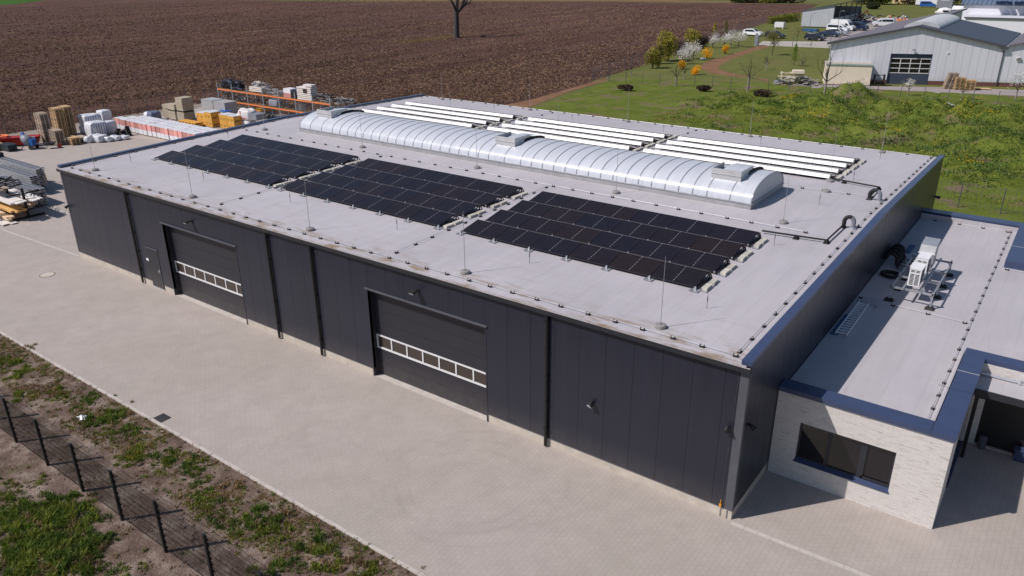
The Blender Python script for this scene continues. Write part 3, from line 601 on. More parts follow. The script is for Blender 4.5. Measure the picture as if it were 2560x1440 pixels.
def conductor(lab, a, b, sp, zf, rot, ends=True, wz=.07, mat='rust_black'):
    a, b = Vector(a), Vector(b); Ln = (b-a).length; T = thing('lightning_conductor', lab, 'conductor', (a.x, a.y, zf(a.x, a.y)), 0, 'lightning conductors on the roofs')
    n = max(1, int(Ln/sp)); pts = []
    for i in range(n+1):
        p = a+(b-a)*(i/n); p = Vector((p.x, p.y, zf(p.x, p.y)+wz)); pts.append(p)
        q = p-T.location; part('holder', mat, T, (q.x+R.uniform(-.04, .04)*(rot == 0), q.y+R.uniform(-.04, .04)*(rot != 0), q.z-wz), rot+R.uniform(-.12, .12), holder_mb); part('holder_lid', 'holder_lid', T, (q.x, q.y, q.z-wz), rot, lid_mb)
    m = MB(); m.tube(pts, .009, 5); m.build('wire', 'galvanised', T); return T
zh = lambda x, y: rz(y)
conductor('lightning conductor wire on clips along the front eaves of the hall roof', (.9, .32, 0), (40.2, .32, 0), 1.0, zh, 0)
conductor('lightning conductor wire on clips along the rear edge of the hall roof', (.9, 30.5, 0), (40.2, 30.5, 0), 1.25, zh, 0)
conductor('lightning conductor wire beside the gable coping above the annex', (40.22, .6, 0), (40.22, 30.2, 0), 1.02, zh, PI/2)
conductor('lightning conductor wire beside the gable coping above the storage yard', (.42, .6, 0), (.42, 30.2, 0), 1.25, zh, PI/2)
conductor('lightning conductor wire between the front solar arrays and the skylight', (1.2, 11.95, 0), (38.6, 11.95, 0), 1.1, zh, 0)
conductor('lightning conductor wire in the gap between first and middle front arrays', (14.28, .9, 0), (14.28, 11.6, 0), 1.05, zh, PI/2)
conductor('lightning conductor wire in the gap between middle front array and annex-side array', (25.95, .9, 0), (25.95, 11.6, 0), 1.05, zh, PI/2)
conductor('lightning conductor wire in the gap behind the skylight, nearer the storage yard', (14.1, 20.4, 0), (14.1, 30, 0), 1.3, zh, PI/2)
conductor('lightning conductor wire in the gap behind the skylight, nearer the annex', (25.8, 20.4, 0), (25.8, 30, 0), 1.3, zh, PI/2)
conductor('lightning conductor wire running from the skylight gable to the annex-side coping', (36.4, 18.6, 0), (39.6, 18.9, 0), .9, zh, 0)
# cable conduits with goosenecks
def conduit(lab, pts, goose, rf):
    P3 = [rf(*p) for p in pts]; T = thing('cable_conduit', lab, 'conduit', P3[0]); pl = []
    for p in P3: pl.append((p.x, p.y, p.z+.13))
    m = MB(); m.tube(pl, .04, 8); m.build('pipe', 'black_rubber', T)
    for u, v in zip(P3, P3[1:]):
        n = max(1, round((v-u).length/1.6))
        for i in range(n+1):
            p = u+(v-u)*i/n
            if i == 0 and u is P3[0]: continue
            m = MB(); m.hexa([(p.x-.12, p.y-.12, p.z), (p.x+.12, p.y-.12, p.z), (p.x+.12, p.y+.12, p.z), (p.x-.12, p.y+.12, p.z)], [(p.x-.05, p.y-.05, p.z+.15), (p.x+.05, p.y-.05, p.z+.15), (p.x+.05, p.y+.05, p.z+.15), (p.x-.05, p.y+.05, p.z+.15)]); m.build('support_block', 'black_rubber', T)
    e = P3[-1]; q = rf(*goose); z0 = e.z; d = Vector((q.x-e.x, q.y-e.y, 0)); pp = [(e.x, e.y, z0+.13), (e.x+d.x*.03, e.y+d.y*.03, z0+.22)]
    for k in range(0, 9):
        a = PI*k/8; pp.append((e.x+d.x*(.5-.5*math.cos(a)), e.y+d.y*(.5-.5*math.cos(a)), z0+.27+.22*math.sin(a)))
    pp.append((q.x, q.y, z0-.02)); m = MB(); m.tube(pp[:8], .085, 10); m.build('gooseneck', 'black_rubber', T); m = MB(); m.tube(pp[7:], .09, 10); m.build('gooseneck_pipe', 'grey_plastic', T)
    m = MB(); m.cyl(q.x, q.y, z0-.01, z0+.06, .2, .14, 14); m.build('collar', 'grey_plastic', T)
conduit('black cable conduit from the front solar array to a gooseneck near the gable coping', [(1904, 584), (1990, 597), (2066, 608), (2108, 569)], (2132, 571), RF)
conduit('black cable conduit from the rear solar array to a gooseneck near the gable coping', [(2082, 452), (2110, 458), (2196, 474), (2172, 499)], (2198, 503), RB)
# ------------------------------------------------------------------ the brick annex
ann = thing('office_annex', 'low office annex of pale clinker brick with sky-tinted anthracite copings against the hall', 'annex', (40.8, 3.19, 0))
AX, AY, ZT, ZR = 45.95, 3.19, 3.36, 3.02      # outer corner, front, coping top, membrane
wx0, wx1, wz0, wz1 = 41.63, 44.56, .78, 2.24
m = MB()
m.box(40.82, AY, 0, wx0, AY+.25, 3.2); m.box(wx1, AY, 0, AX, AY+.25, 3.2); m.box(wx0, AY, 0, wx1, AY+.25, wz0); m.box(wx0, AY, wz1, wx1, AY+.25, 3.2)
m.build('front_wall', 'white_clinker', ann)
m = MB(); sy0, sy1, sz0, sz1 = 5.2, 8.4, .35, 2.35
m.box(AX-.25, AY+.25, 0, AX, sy0, 3.2); m.box(AX-.25, sy1, 0, AX, 9.1, 3.2); m.box(AX-.25, sy0, 0, AX, sy1, sz0); m.box(AX-.25, sy0, sz1, AX, sy1, 3.2)
m.build('side_wall', 'white_clinker', ann)
m = MB(); m.box(40.82, 27.0, 0, 62, 27.25, 3.2); m.box(61.75, 9.1, 0, 62, 27, 3.2); m.build('rear_wall', 'white_clinker', ann)
GX0, GX1 = 46.3, 50.4
m = MB(); m.box(AX, 9.1, 2.55, GX1, 9.35, 3.2); m.box(AX, 9.1, 0, GX0, 9.35, 2.55); m.box(GX1, 9.1, 0, 61.75, 9.35, 3.2); m.build('recess_wall', 'white_clinker', ann)
def winbox(name, a0, a1, z0, z1, fixed, axis, parts_, mat='gutter_metal'):
    m = MB(); d = .13
    def bx(u0, u1, v0, v1, e0=.0, e1=.07):
        if axis == 'x': m.box(u0, fixed+d+e0, v0, u1, fixed+d+e1, v1)
        else: m.box(fixed-d-e1, u0, v0, fixed-d-e0, u1, v1)
    bx(a0, a1, z1-.07, z1); bx(a0, a1, z0, z0+.1); us = [a0+(a1-a0)*k for k in parts_]
    for k, u in enumerate(us): bx(max(a0, u-.06), min(a1, u+.06), z0+.1, z1-.07)
    f = m.build(name, mat, ann)
    for k in range(len(us)-1):
        m = MB(); u0, u1 = us[k]+.06, us[k+1]-.06
        if axis == 'x': m.quad((u0, fixed+d+.03, z0+.1), (u1, fixed+d+.03, z0+.1), (u1, fixed+d+.03, z1-.07), (u0, fixed+d+.03, z1-.07))
        else: m.quad((fixed-d-.03, u0, z0+.1), (fixed-d-.03, u1, z0+.1), (fixed-d-.03, u1, z1-.07), (fixed-d-.03, u0, z1-.07))
        m.build('pane', 'dark_glass', f)
    return f
fw = winbox('window', wx0, wx1, wz0, wz1, AY, 'x', (0, .325, .675, 1))
m = MB(); a, b = wx0+(wx1-wx0)*.675+.06, wx1-.02; m.box(a, AY+.1, wz0+.1, b, AY+.13, wz0+.18); m.box(a, AY+.1, wz0+.1, a+.07, AY+.13, wz1-.07); m.build('opening_sash', 'gutter_metal', fw)
m = MB(); m.hexa([(wx0-.02, AY-.05, wz0-.03), (wx1+.02, AY-.05, wz0-.03), (wx1, AY+.13, wz0+.03), (wx0, AY+.13, wz0+.03)], [(wx0-.02, AY-.05, wz0), (wx1+.02, AY-.05, wz0), (wx1, AY+.13, wz0+.07), (wx0, AY+.13, wz0+.07)]); m.build('sill', 'coping_metal', fw)
sw = winbox('side_window', sy0, sy1, sz0, sz1, AX, 'y', (0, .5, 1))
m = MB(); m.box(AX-.13, sy0, sz0-.03, AX+.05, sy1, sz0+.02); m.build('sill', 'coping_metal', sw)
m = MB(); m.box(40.82, AY+.25, ZR-.3, AX-.25, 27, ZR); m.box(AX-.25, 9.35, ZR-.3, 61.75, 27, ZR); m.build('roof', 'roof_membrane', ann)
for q in ((40.82, 3.78, ZR, 45.3, 3.84, ZT-.06), (40.82, 26.42, ZR, 45.42, 26.5, ZT-.1), (45.26, 3.84, ZR, 45.31, 9.7, ZT-.06)): m = MB(); m.box(*q); m.build('upstand', 'roof_membrane', ann)
m = MB(); m.box(40.82, 3.13, 3.2, 45.34, 3.78, ZT); m.build('coping', 'coping_metal', ann)
m = MB(); m.box(45.345, 3.13, 3.2, 46.0, 9.1, ZT); m.build('coping', 'coping_metal', ann)
m = MB(); m.box(45.34, 9.105, 3.2, 62.05, 9.7, ZT); m.build('coping', 'coping_metal', ann)
m = MB(); m.box(40.82, 26.6, 3.2, 46.0, 27.3, ZT); m.build('coping', 'coping_metal', ann)
m = MB(); m.box(45.42, 20.42, ZR, 52, 26.6, ZT); m.box(46.0, 26.605, ZR, 62, 27.3, ZT); m.build('raised_roof', 'coping_metal', ann)
m = MB(); m.box(45.42, 22.86, ZT, 52, 22.9, ZT+.012); m.build('standing_seam', 'silver_metal', ann)
m = MB(); m.box(45.33, 7.66, ZT, 46.0, 7.70, ZT+.012); m.build('coping_joint', 'silver_metal', ann)
m = MB(); m.box(45.0, 6.2, ZT-.001, 45.99, 6.215, ZT+.004); m.box(45.3, 3.14, ZT-.001, 45.315, 3.77, ZT+.004); m.build('coping_seam', 'gutter_metal', ann)
cn = MB(); cn.box(AX+.02, 7.84, 2.6, GX1+2, 9.1, 2.78); cp_ = cn.build('canopy', 'roof_membrane', ann)
m = MB(); m.box(AX+.02, 7.78, 2.56, GX1+2, 7.84, 2.8); m.build('canopy_edge', 'gutter_metal', cp_)
m = MB(); m.tube([(46.0, 8.98, 2.86), (47.15, 8.98, 2.86)], .05, 8); m.tube([(47.15, 8.98, 2.80), (47.15, 8.98, 2.95)], .07, 8); m.box(47.2, 8.95, 2.79, 49, 9.05, 2.86); m.build('drain_pipe', 'silver_metal', cp_)
m = MB(); m.box(46.02, 7.9, 0, 46.14, 8.02, 2.6); m.box(46.0, 8.0, 2.38, 46.35, 8.3, 2.6); m.build('canopy_post', 'black_metal', ann)
m = MB(); m.box(GX0, 9.2, 0, GX1, 9.26, 2.55); dg = m.build('entrance_door', 'black_metal', ann)
m = MB()
for i in range(3): m.box(GX0+.25+i*.95, 9.17, 2.2, GX0+1.1+i*.95, 9.2, 2.48)
m.build('top_light', 'brown_pane', dg)
m = MB(); m.box(GX0, 9.05, .0, 47.5, 9.2, .03); m.build('threshold', 'edging_stone', ann)
m = MB(); m.tube([(46.55, 8.95, 0), (46.55, 8.95, .45), (46.55, 8.95, .5)], [.13, .13, .1], 16); wb = tag(m.build('waste_bin', 'trim_metal'), 'dim round bin standing under the canopy beside the dark entrance', 'bin')
m = MB(); m.box(47.55, 8.75, 0, 48.4, 9.05, .42); m.box(47.5, 8.7, .42, 48.45, 9.05, .46); tag(m.build('parcel_box', 'coping_metal'), 'low blue-grey metal box beside the annex entrance', 'box')
# ---- on the annex roof
conductor('lightning conductor wire along the outer edge of the annex roof', (45.08, 4.1, 0), (45.12, 26.2, 0), .97, lambda x, y: ZR, PI/2)
conductor('lightning conductor wire crossing the annex roof in front of the air conditioners', (41.0, 12.95, 0), (44.9, 12.7, 0), 1.25, lambda x, y: ZR, 0)
conductor('lightning conductor wire along the rear edge of the annex roof', (41.6, 26.2, 0), (45.0, 26.2, 0), 1.05, lambda x, y: ZR, 0)
conductor('lightning conductor wire in front of the raised sky-tinted roof of the annex', (45.6, 20.1, 0), (49, 20.1, 0), 1.2, lambda x, y: ZR, 0)
T = thing('roof_rack', 'galvanised steel rack on black feet carrying the air conditioners on the annex roof', 'equipment rack', (42.8, 15.6, ZR))
ys = (13.4, 14.84, 16.24, 17.84); zb = ZR+.62
m = MB()
for y in ys: m.beam((41.95, y, zb), (43.6, y, zb), .06, .08)
for x in (42.45, 43.1): m.beam((x, 13.2, zb+.06), (x, 18.0, zb+.06), .07, .05)
m.beam((42.0, 13.4, zb-.02), (42.0, 17.84, zb-.02), .05, .05); m.beam((43.55, 13.4, zb-.02), (43.55, 17.84, zb-.02), .05, .05); m.build('beam_frame', 'galvanised', T)
for y in ys:
    for x in (42.0, 43.55):
        m = MB(); m.box(x-.03, y-.03, ZR+.05, x+.03, y+.03, zb+.12); m.beam((x, y, zb-.2), (x-.16 if x > 43 else x+.16, y, zb), .03, .03); lg = m.build('leg', 'galvanised', T)
        m = MB(); m.hexa([(x-.19, y-.17, ZR+.003), (x+.19, y-.17, ZR+.003), (x+.19, y+.17, ZR+.003), (x-.19, y+.17, ZR+.003)], [(x-.1, y-.09, ZR+.11), (x+.1, y-.09, ZR+.11), (x+.1, y+.09, ZR+.11), (x-.1, y+.09, ZR+.11)]); m.build('foot', 'black_rubber', lg)
for i, (y0, y1) in enumerate(((13.62, 14.5), (14.95, 15.85))):
    x0, x1, z0, z1 = 42.52, 42.96, zb+.12, zb+.12+(.74, .8)[i]
    T = thing('air_conditioner', 'white outdoor air conditioner on the roof rack, '+('front one with slatted side grille', 'rear one touching the metal duct')[i], 'air conditioner', (x0, y0, z0), 0, 'air conditioners on the annex roof')
    m = MB(); m.box(x0, y0, z0, x1, y1, z1); m.box(x0-.01, y0-.01, z1, x1+.015, y1+.01, z1+.02); m.build('casing', 'ac_white', T)
    m = MB()
    for c in (0, 1):
        for k in range(12):
            if k == 9: continue
            z = z0+.06+k*.055; m.box(x0+.05+c*.19, y0-.008, z, x0+.2+c*.19, y0-.001, z+.028)
    m.build('grille', 'black_rubber', T)
    m = MB(); m.tube([(x1+.0, (y0+y1)/2, (z0+z1)/2), (x1+.02, (y0+y1)/2, (z0+z1)/2)], .3, 20); m.build('fan', 'dark_plastic', T)
m = MB(); y0 = 16.35
pr = [(y0, zb+.1), (y0+.75, zb+.1), (y0+.9, ZR+1.45), (y0+1.15, ZR+1.72), (y0+.3, ZR+1.62), (y0+.02, ZR+1.34)]
m.profx(pr, 42.36, 42.98); dc = tag(m.build('air_duct', M('duct_sheet', (.36, .37, .39), .42, .35, .1, 2)), 'tall bent sheet metal duct standing behind the air conditioners', 'air duct')
m = MB(); m.box(42.34, y0-.02, ZR+1.31, 43.0, y0+.03, ZR+1.35); m.build('flange', 'bright_sheet', dc)
m = MB(); m.quad((42.36, y0+.3, ZR+1.626), (42.98, y0+.3, ZR+1.626), (42.98, y0+1.15, ZR+1.726), (42.36, y0+1.15, ZR+1.726)); m.build('outlet', 'silver_metal', dc)
for i in range(4):
    yy = 17.5+i*.46
    T = thing('insulated_pipe', f'black insulated pipe loop from the hall wall to the air conditioners, {ORD[i]} from the front', 'insulated pipe', (41, yy, ZR), 0, 'pipe loops on the annex roof')
    m = MB(); pts = [(40.8, yy+.2, ZR+.34)]+[(40.9+.24*(1-math.cos(PI*k/8)), yy+.15, ZR+.34+.26*math.sin(PI*k/8)) for k in range(9)]+[(41.42, yy+.05, ZR+.18), (41.55, yy-.1, ZR+.1)]
    m.tube(pts, .085, 9); m.build('pipe_loop', 'black_rubber', T, smooth=True)
    m = MB(); m.tube([(41.5, yy-.05, ZR+.1), (41.85, yy-.4, ZR+.12), (42.1, yy-.9, ZR+.45), (42.25, yy-1.4-.1*i, ZR+.75), (42.35, 16.6-.2*i, ZR+.8), (42.55, 15.6-.35*i, zb+.35)], .055, 8); m.build('pipe_tail', 'white_wrap', T, smooth=True)
m = MB(); T = thing('cable_coil', 'flat black coil of spare cable lying on the shaded annex roof', 'cable coil', (41.45, 16.3, ZR))
for r_, z in ((.34, .05), (.28, .06), (.31, .11), (.36, .11)):
    m.tube([(41.45+r_*1.15*math.cos(2*PI*k/20), 16.3+r_*math.sin(2*PI*k/20), ZR+z) for k in range(21)], .045, 6, False)
m.build('coil', 'black_rubber', T)
T = thing('ladder', 'aluminium ladder lying flat on the annex roof in the hall shadow', 'ladder', (41.25, 10.5, ZR))
a0, a1, b0, b1 = Vector((41.1, 8.75, ZR+.09)), Vector((41.5, 8.8, ZR+.09)), Vector((41.08, 12.3, ZR+.09)), Vector((41.46, 12.3, ZR+.09))
for p, q in ((a0, b0), (a1, b1)): m = MB(); m.beam(p, q, .03, .09); m.build('rail', 'bright_sheet', T)
for i in range(14): k = (i+.5)/14; m = MB(); m.beam(a0+(b0-a0)*k, a1+(b1-a1)*k, .05, .04); m.build('rung', 'bright_sheet', T)
m = MB(); m.box(40.9, 8.75, ZR+.004, 41.18, 10.9, ZR+.03); tag(m.build('tarpaulin', 'blue_sheet'), 'blue plastic strip under the ladder at the hall wall', 'plastic sheet')
m = MB(); m.tube([(41.0, 12.5, ZR+.06), (41.75, 12.32, ZR+.06)], .022, 6); m.tube([(41.0, 12.5, ZR), (41.0, 12.5, ZR+.12)], .05, 8); m.tube([(41.75, 12.32, ZR), (41.75, 12.32, ZR+.12)], .05, 8); tag(m.build('ladder_stand_bar', 'galvanised'), 'loose metal bar with two rubber ends behind the ladder head', 'metal bar')
m = MB(); m.box(41.3, 19.9, ZR+.004, 41.55, 21.2, ZR+.05); tag(m.build('plastic_sheet', 'blue_sheet'), 'small blue sheet on the annex roof behind the pipe loops', 'plastic sheet')
# yard furniture near the hall
T = thing('manhole_cover', 'round concrete manhole cover in the paving before the hall corner', 'manhole cover', (1.44, -2.57, .003))
m = MB(); m.cyl(1.44, -2.57, .0, .008, .42, .42, 28); m.build('ring', 'manhole_iron', T); m = MB(); m.cyl(1.44, -2.57, .008, .013, .36, .36, 28); m.build('lid', 'manhole_concrete', T)
T = thing('drain_grate', 'square black iron drain grate at the kerb of the yard', 'drain', (20.75, -7.1, 0))
m = MB(); m.box(20.42, -7.36, -.02, 20.98, -6.92, .006); m.build('frame', 'iron_grate', T); m = MB()
for i in range(9): m.box(20.45, -7.33+i*.046, .006, 20.95, -7.31+i*.046, .012)
m.build('grate', 'iron_grate', T)
X = G(207, 1046); m = MB(); m.blob((X.x, X.y, .03), (.24, .12, .06), 4, .7, 14, 8, -.03, 2.6); tag(m.build('plastic_bag', 'white_wrap', smooth=True), 'crumpled white plastic bag lying in the weedy verge', 'bag')
# ------------------------------------------------------------------ verge fence
FY = -11.22; T = thing('mesh_fence', 'black double rod mesh fence on posts along the weedy verge', 'fence', (20, FY, 0)); px = 2.7
FX = [17.83, 20.25, 22.72, 25.2, 27.65, 30.1]; FX = [FX[0]-2.46*k for k in range(12, 0, -1)]+FX+[FX[-1]+2.46*k for k in range(1, 14)]
pm = MB(); pm.box(-.045, -.035, -.2, .045, .035, 1.86); pm.box(-.05, -.04, 1.86, .05, .04, 1.88)
for k in range(8): pm.box(-.06, .03, .12+k*.22, .06, .065, .17+k*.22)
po = pm.build('post', 'black_metal', T, world=False); po.location = (FX[0]-20, 0, 0)
for x in FX[1:]: dup1(po, T, (x-20, 0, 0))
m = MB(); wv = .0019; wd = FX[1]-FX[0]
i = .025
while i < wd: m.box(i-wv, .042, .04, i+wv, .048, 1.82); i += .05
for k in range(9):
    z = .05+k*.2185
    for yy in (.036, .054): m.box(0, yy-wv, z-.0025, wd, yy+wv, z+.0025)
ms = m.build('mesh_panel', 'black_metal', T, world=False); ms.location = (FX[0]-20, 0, 0)
for x in FX[1:-1]: dup1(ms, T, (x-20, 0, 0))
# ------------------------------------------------------------------ goods on the storage yard
# pallets: every pallet its own object
def pallet_parts():
    d = MB()
    for i in range(5): d.box(-.6, -.4+i*.175, .124, .6, -.4+i*.175+.1, .144)
    for i in range(3): d.box(-.6+i*.55, -.4, .108, -.6+i*.55+.1, .4, .124)
    b = MB()
    for i in range(3):
        for j in range(3): b.box(-.6+i*.55, -.4+j*.355, .022, -.6+i*.55+.1, -.4+j*.355+.09, .108)
    for j in range(3): b.box(-.6, -.4+j*.35, 0, .6, -.4+j*.35+.1, .022)
    return d, b
PD, PB = pallet_parts()
pal0 = {}
def pallet(loc, rot, wood, label, group):
    if wood not in pal0:
        T = thing('pallet', label, 'pallet', loc, rot, group); PD.build('deck', wood, T, world=False); PB.build('blocks', wood, T, world=False); pal0[wood] = T; return T
    return dup(pal0[wood], loc, rot, label, group)
def pstack(x, y, n, rot, wood, desc, grp, z=0, step=.146):
    for i in range(n):
        o = 'topmost' if i == n-1 else 'bottom' if i == 0 else ORD[i] if i < 20 else 'upper'
        up = '' if i in (0, n-1) else ' from the ground'
        pallet((x+R.uniform(-.012, .012), y+R.uniform(-.01, .01), z+i*step), rot+R.uniform(-.01, .01), wood, f'wooden pallet, {o}{up} in the {desc}', grp)
pg = 'pallets stacked on the storage yard'
pstack(-35.25, 14.35, 20, 0, 'wood_grey', 'tall grey stack nearest the red trough', pg)
pstack(-36.9, 16.55, 20, 0, 'wood_pale', 'tall yellowish stack', pg)
pstack(-37.3, 17.62, 20, 0, 'wood_pale', 'tall yellowish stack beside the wrapped bundles', pg)
pstack(-34.75, 14.42-.0, 0, 0, 'wood_grey', '', pg)
pstack(-33.35, 14.55, 10, 0, 'wood_grey', 'half-height dark stack behind the wheelbarrow', pg)
pstack(-32.25, 15.45, 5, 0, 'wood_pale', 'low stack in front of the tall stacks', pg); pstack(-32.6, 16.35, 4, 0, 'wood_grey', 'low stack beside the plastic rolls', pg)
# wrapped bundles
def sackthing(name, lab, cat, c, d, mat, seed, rot=0., amp=.06, grp=None, e=.32, ribs=0):
    T = thing(name, lab, cat, (c[0], c[1], c[2]-d[2]/2), 0, grp); m = MB(); m.sack(c, d, seed, 7, amp, rot, e); m.build('wrapping', mat, T, smooth=True)
    if ribs:
        m = MB(); cs, sn = math.cos(rot), math.sin(rot)
        for i in range(ribs):
            u = -d[1]/2+.12+(d[1]-.24)*i/(ribs-1); lx, ly = d[0]/2*.985, u
            m.cbox((c[0]+lx*cs-ly*sn, c[1]+lx*sn+ly*cs, c[2]+.02), (.05, .055, d[2]*.74), Matrix.Rotation(rot, 3, 'Z'))
        m.build('visible_layer', 'blue_grey_wrap', T)
    return T
bg_ = 'wrapped bundles on the storage yard'
sackthing('wrapped_bundle', 'white plastic wrapped bundle with dark stripes, lower one beside the pallet stacks', 'bundle', (-34.0, 18.7, .8), (1.5, 1.7, 1.5), 'white_wrap', 1, 0, .07, bg_, .3, 7)
sackthing('wrapped_bundle', 'white plastic wrapped bundle with dark stripes, upper one behind the lower bundle', 'bundle', (-36.3, 19.4, 1.35), (1.6, 1.8, 1.15), 'white_wrap', 2, 0, .08, bg_, .3, 7)
sackthing('wrapped_bundle', 'bulging white bundle under the upper striped bundle', 'bundle', (-36.4, 19.3, .4), (1.5, 1.8, .8), 'white_wrap', 3, 0, .1, bg_)
sackthing('wrapped_bundle', 'tall pinkish white wrapped pack behind the striped bundles', 'bundle', (-37.0, 21.3, 1.0), (1.1, 1.1, 2.0), 'pack_white', 4, .1, .02, bg_, .2)
sackthing('wrapped_bundle', 'grey white wrapped pack standing beside the lower striped bundle', 'bundle', (-34.6, 20.4, .62), (1.0, 1.2, 1.24), 'white_wrap', 5, 0, .05, bg_, .28)
sackthing('wrapped_slab', 'flat pale wrapped slab lying in front of the bundles', 'bundle', (-31.4, 17.5, .34), (1.5, 1.1, .66), 'pack_white', 6, .2, .03, bg_, .22)
for i, (x, y, s) in enumerate(((-30.7, 18.1, .5), (-30.5, 18.8, .48), (-30.3, 19.5, .42))): sackthing('plastic_roll', f'soft clear plastic roll lying before the bundles, {ORD[i]} from the pallets', 'plastic roll', (x, y, s*.5), (.95, .85, s), 'white_wrap', 7+i, .3, .09, bg_, .5)
sackthing('plastic_sack', 'round white plastic sack beside the low pallet stack', 'sack', (-31.7, 16.7, .36), (.8, .8, .7), 'white_wrap', 11, .5, .12, bg_, .6)
# red trough, crate, mixer, wheelbarrow, black stands
def local(T, mb, name, mat, **k): return mb.build(name, mat, T, world=False, **k)
T = thing('skip_trough', 'long red metal trough beside the pallets with an orange hose on top', 'trough', (-36.1, 12.1, 0), math.radians(52))
m = MB(); m.hexa([(-1.7, -.35, .1), (1.7, -.35, .1), (1.7, .35, .1), (-1.7, .35, .1)], [(-1.9, -.5, .85), (1.9, -.5, .85), (1.9, .5, .85), (-1.9, .5, .85)]); local(T, m, 'body', 'red_paint')
m = MB(); m.box(-1.95, -.55, .8, 1.95, -.48, .88); m.box(-1.95, .48, .8, 1.95, .55, .88); local(T, m, 'rim', 'red_paint')
T = thing('hose', 'orange hose coiled on the end of the red trough', 'hose', (-37.0, 11.2, .9)); m = MB(); m.tube([(.5*math.cos(k*.7)*(1+.02*k), .3*math.sin(k*.7)*(1+.02*k), .03+.004*k) for k in range(30)], .035, 6); local(T, m, 'coil', 'orange_paint')
T = thing('dark_crate', 'dark blue-black plastic crate in front of the red trough', 'crate', (-34.6, 10.55, 0), .1); m = MB(); m.box(-.75, -.4, .06, .75, .4, .55); local(T, m, 'body', 'dark_crate'); m = MB(); m.box(-.8, -.45, .55, .8, .45, .63); local(T, m, 'lid', 'dark_crate')
T = thing('concrete_mixer', 'blue concrete mixer with grey drum beside the red trough', 'concrete mixer', (-33.75, 12.0, 0), .4)
m = MB(); m.tube([(-.5, 0, 1.2), (-.25, 0, 1.0), (.1, 0, .75), (.4, 0, .55)], [.24, .42, .5, .3], 14); local(T, m, 'drum', 'grey_plastic', smooth=True)
m = MB(); m.beam((-.5, -.5, 0), (0, -.1, .7), .07, .07); m.beam((-.5, .5, 0), (0, .1, .7), .07, .07); m.beam((.7, 0, 0), (.1, 0, .7), .07, .07); m.box(.2, -.3, .4, .75, .3, .95); local(T, m, 'frame', 'blue_paint')
m = MB(); m.tube([(.55, -.42, .22), (.55, -.34, .22)], .22, 14); m.tube([(.55, .34, .22), (.55, .42, .22)], .22, 14); local(T, m, 'wheel', 'tyre')
m = MB(); m.hexa([(-.6, -.1, 1.2), (-.2, -.1, 1.35), (-.2, .1, 1.35), (-.6, .1, 1.2)], [(-.5, -.05, 1.5), (-.3, -.05, 1.6), (-.3, .05, 1.6), (-.5, .05, 1.5)]); local(T, m, 'hood', 'blue_paint')
m = MB(); m.tube([(-34.6, 12.75, .3), (-34.6, 12.75, .9)], [.3, .32], 14); tag(m.build('steel_drum', 'grey_plastic'), 'grey barrel standing between the mixer and the grey pallets', 'barrel')
T = thing('wheelbarrow', 'dark wheelbarrow with a red wheel parked before the pallets', 'wheelbarrow', (-32.2, 13.3, 0), math.radians(55))
m = MB(); m.hexa([(-.35, -.2, .28), (.3, -.2, .3), (.3, .2, .3), (-.35, .2, .28)], [(-.55, -.32, .55), (.5, -.32, .6), (.5, .32, .6), (-.55, .32, .55)]); local(T, m, 'tub', 'dark_plastic')
m = MB()
for s in (-1, 1): m.tube([(.75, s*.05, .2), (0, s*.22, .3), (-1.1, s*.28, .6)], .02, 6); m.tube([(-.3, s*.22, .3), (-.4, s*.25, .0)], .018, 6)
local(T, m, 'frame', 'galvanised'); m = MB(); m.tube([(.75, -.05, .2), (.75, .05, .2)], .2, 16); local(T, m, 'wheel', 'red_paint')
for i, (x, y, h) in enumerate(((-32.0, 20.3, .55), (-31.7, 20.75, .95), (-33.3, 20.6, .55))):
    m = MB(); m.hexa([(x-.35, y-.22, 0), (x+.35, y-.22, 0), (x+.35, y+.22, 0), (x-.35, y+.22, 0)], [(x-.12, y-.18, h), (x+.05, y-.18, h), (x+.05, y+.18, h), (x-.12, y+.18, h)]); m.box(x-.35, y-.25, 0, x+.45, y+.25, .12)
    tag(m.build('sign_stand', 'black_rubber'), 'black rubber stand before the crates, '+('low one', 'tall leaning one', 'small one by the grey pack')[i], 'stand')
# red and white packs on the yard: four rows deep
def pack():
    T = thing('wrapped_crate', 'x', 'crate', (0, 0, 0), 0, 'red and white packed crates in the yard block')
    m = MB(); m.box(-.335, -.36, .12, .335, .36, .6); local(T, m, 'lower_pack', 'pack_white'); m = MB(); m.box(-.34, -.365, .6, .34, .365, 1.2); local(T, m, 'upper_pack', 'red_label')
    m = MB(); m.box(-.36, -.375, 1.2, .36, .375, 1.25); local(T, m, 'top_sheet', 'pack_white'); m = MB()
    for s in (-.3, 0, .3): m.box(s-.05, -.34, 0, s+.05, .34, .12)
    local(T, m, 'pallet_base', 'wood_grey'); return T
pk = None
for j in range(3):
    for i in range(19):
        if (j == 2 and i in (0, 1)) or (j == 1 and i == 0): continue
        lab = f'white topped crate with a red band, {ORD[i]} from the field fence in the {("front", "middle", "rear")[j]} row'
        loc = (-35.55+i*.775+R.uniform(-.03, .03)+.12*(i > 2)+.1*(i > 7), 22.0+j*.9+R.uniform(-.04, .04)+.12*(i < 2), 0)
        if pk is None: pk = pack(); pk.location = loc; pk['label'] = lab
        else: dup(pk, loc, R.uniform(-.03, .03), lab)
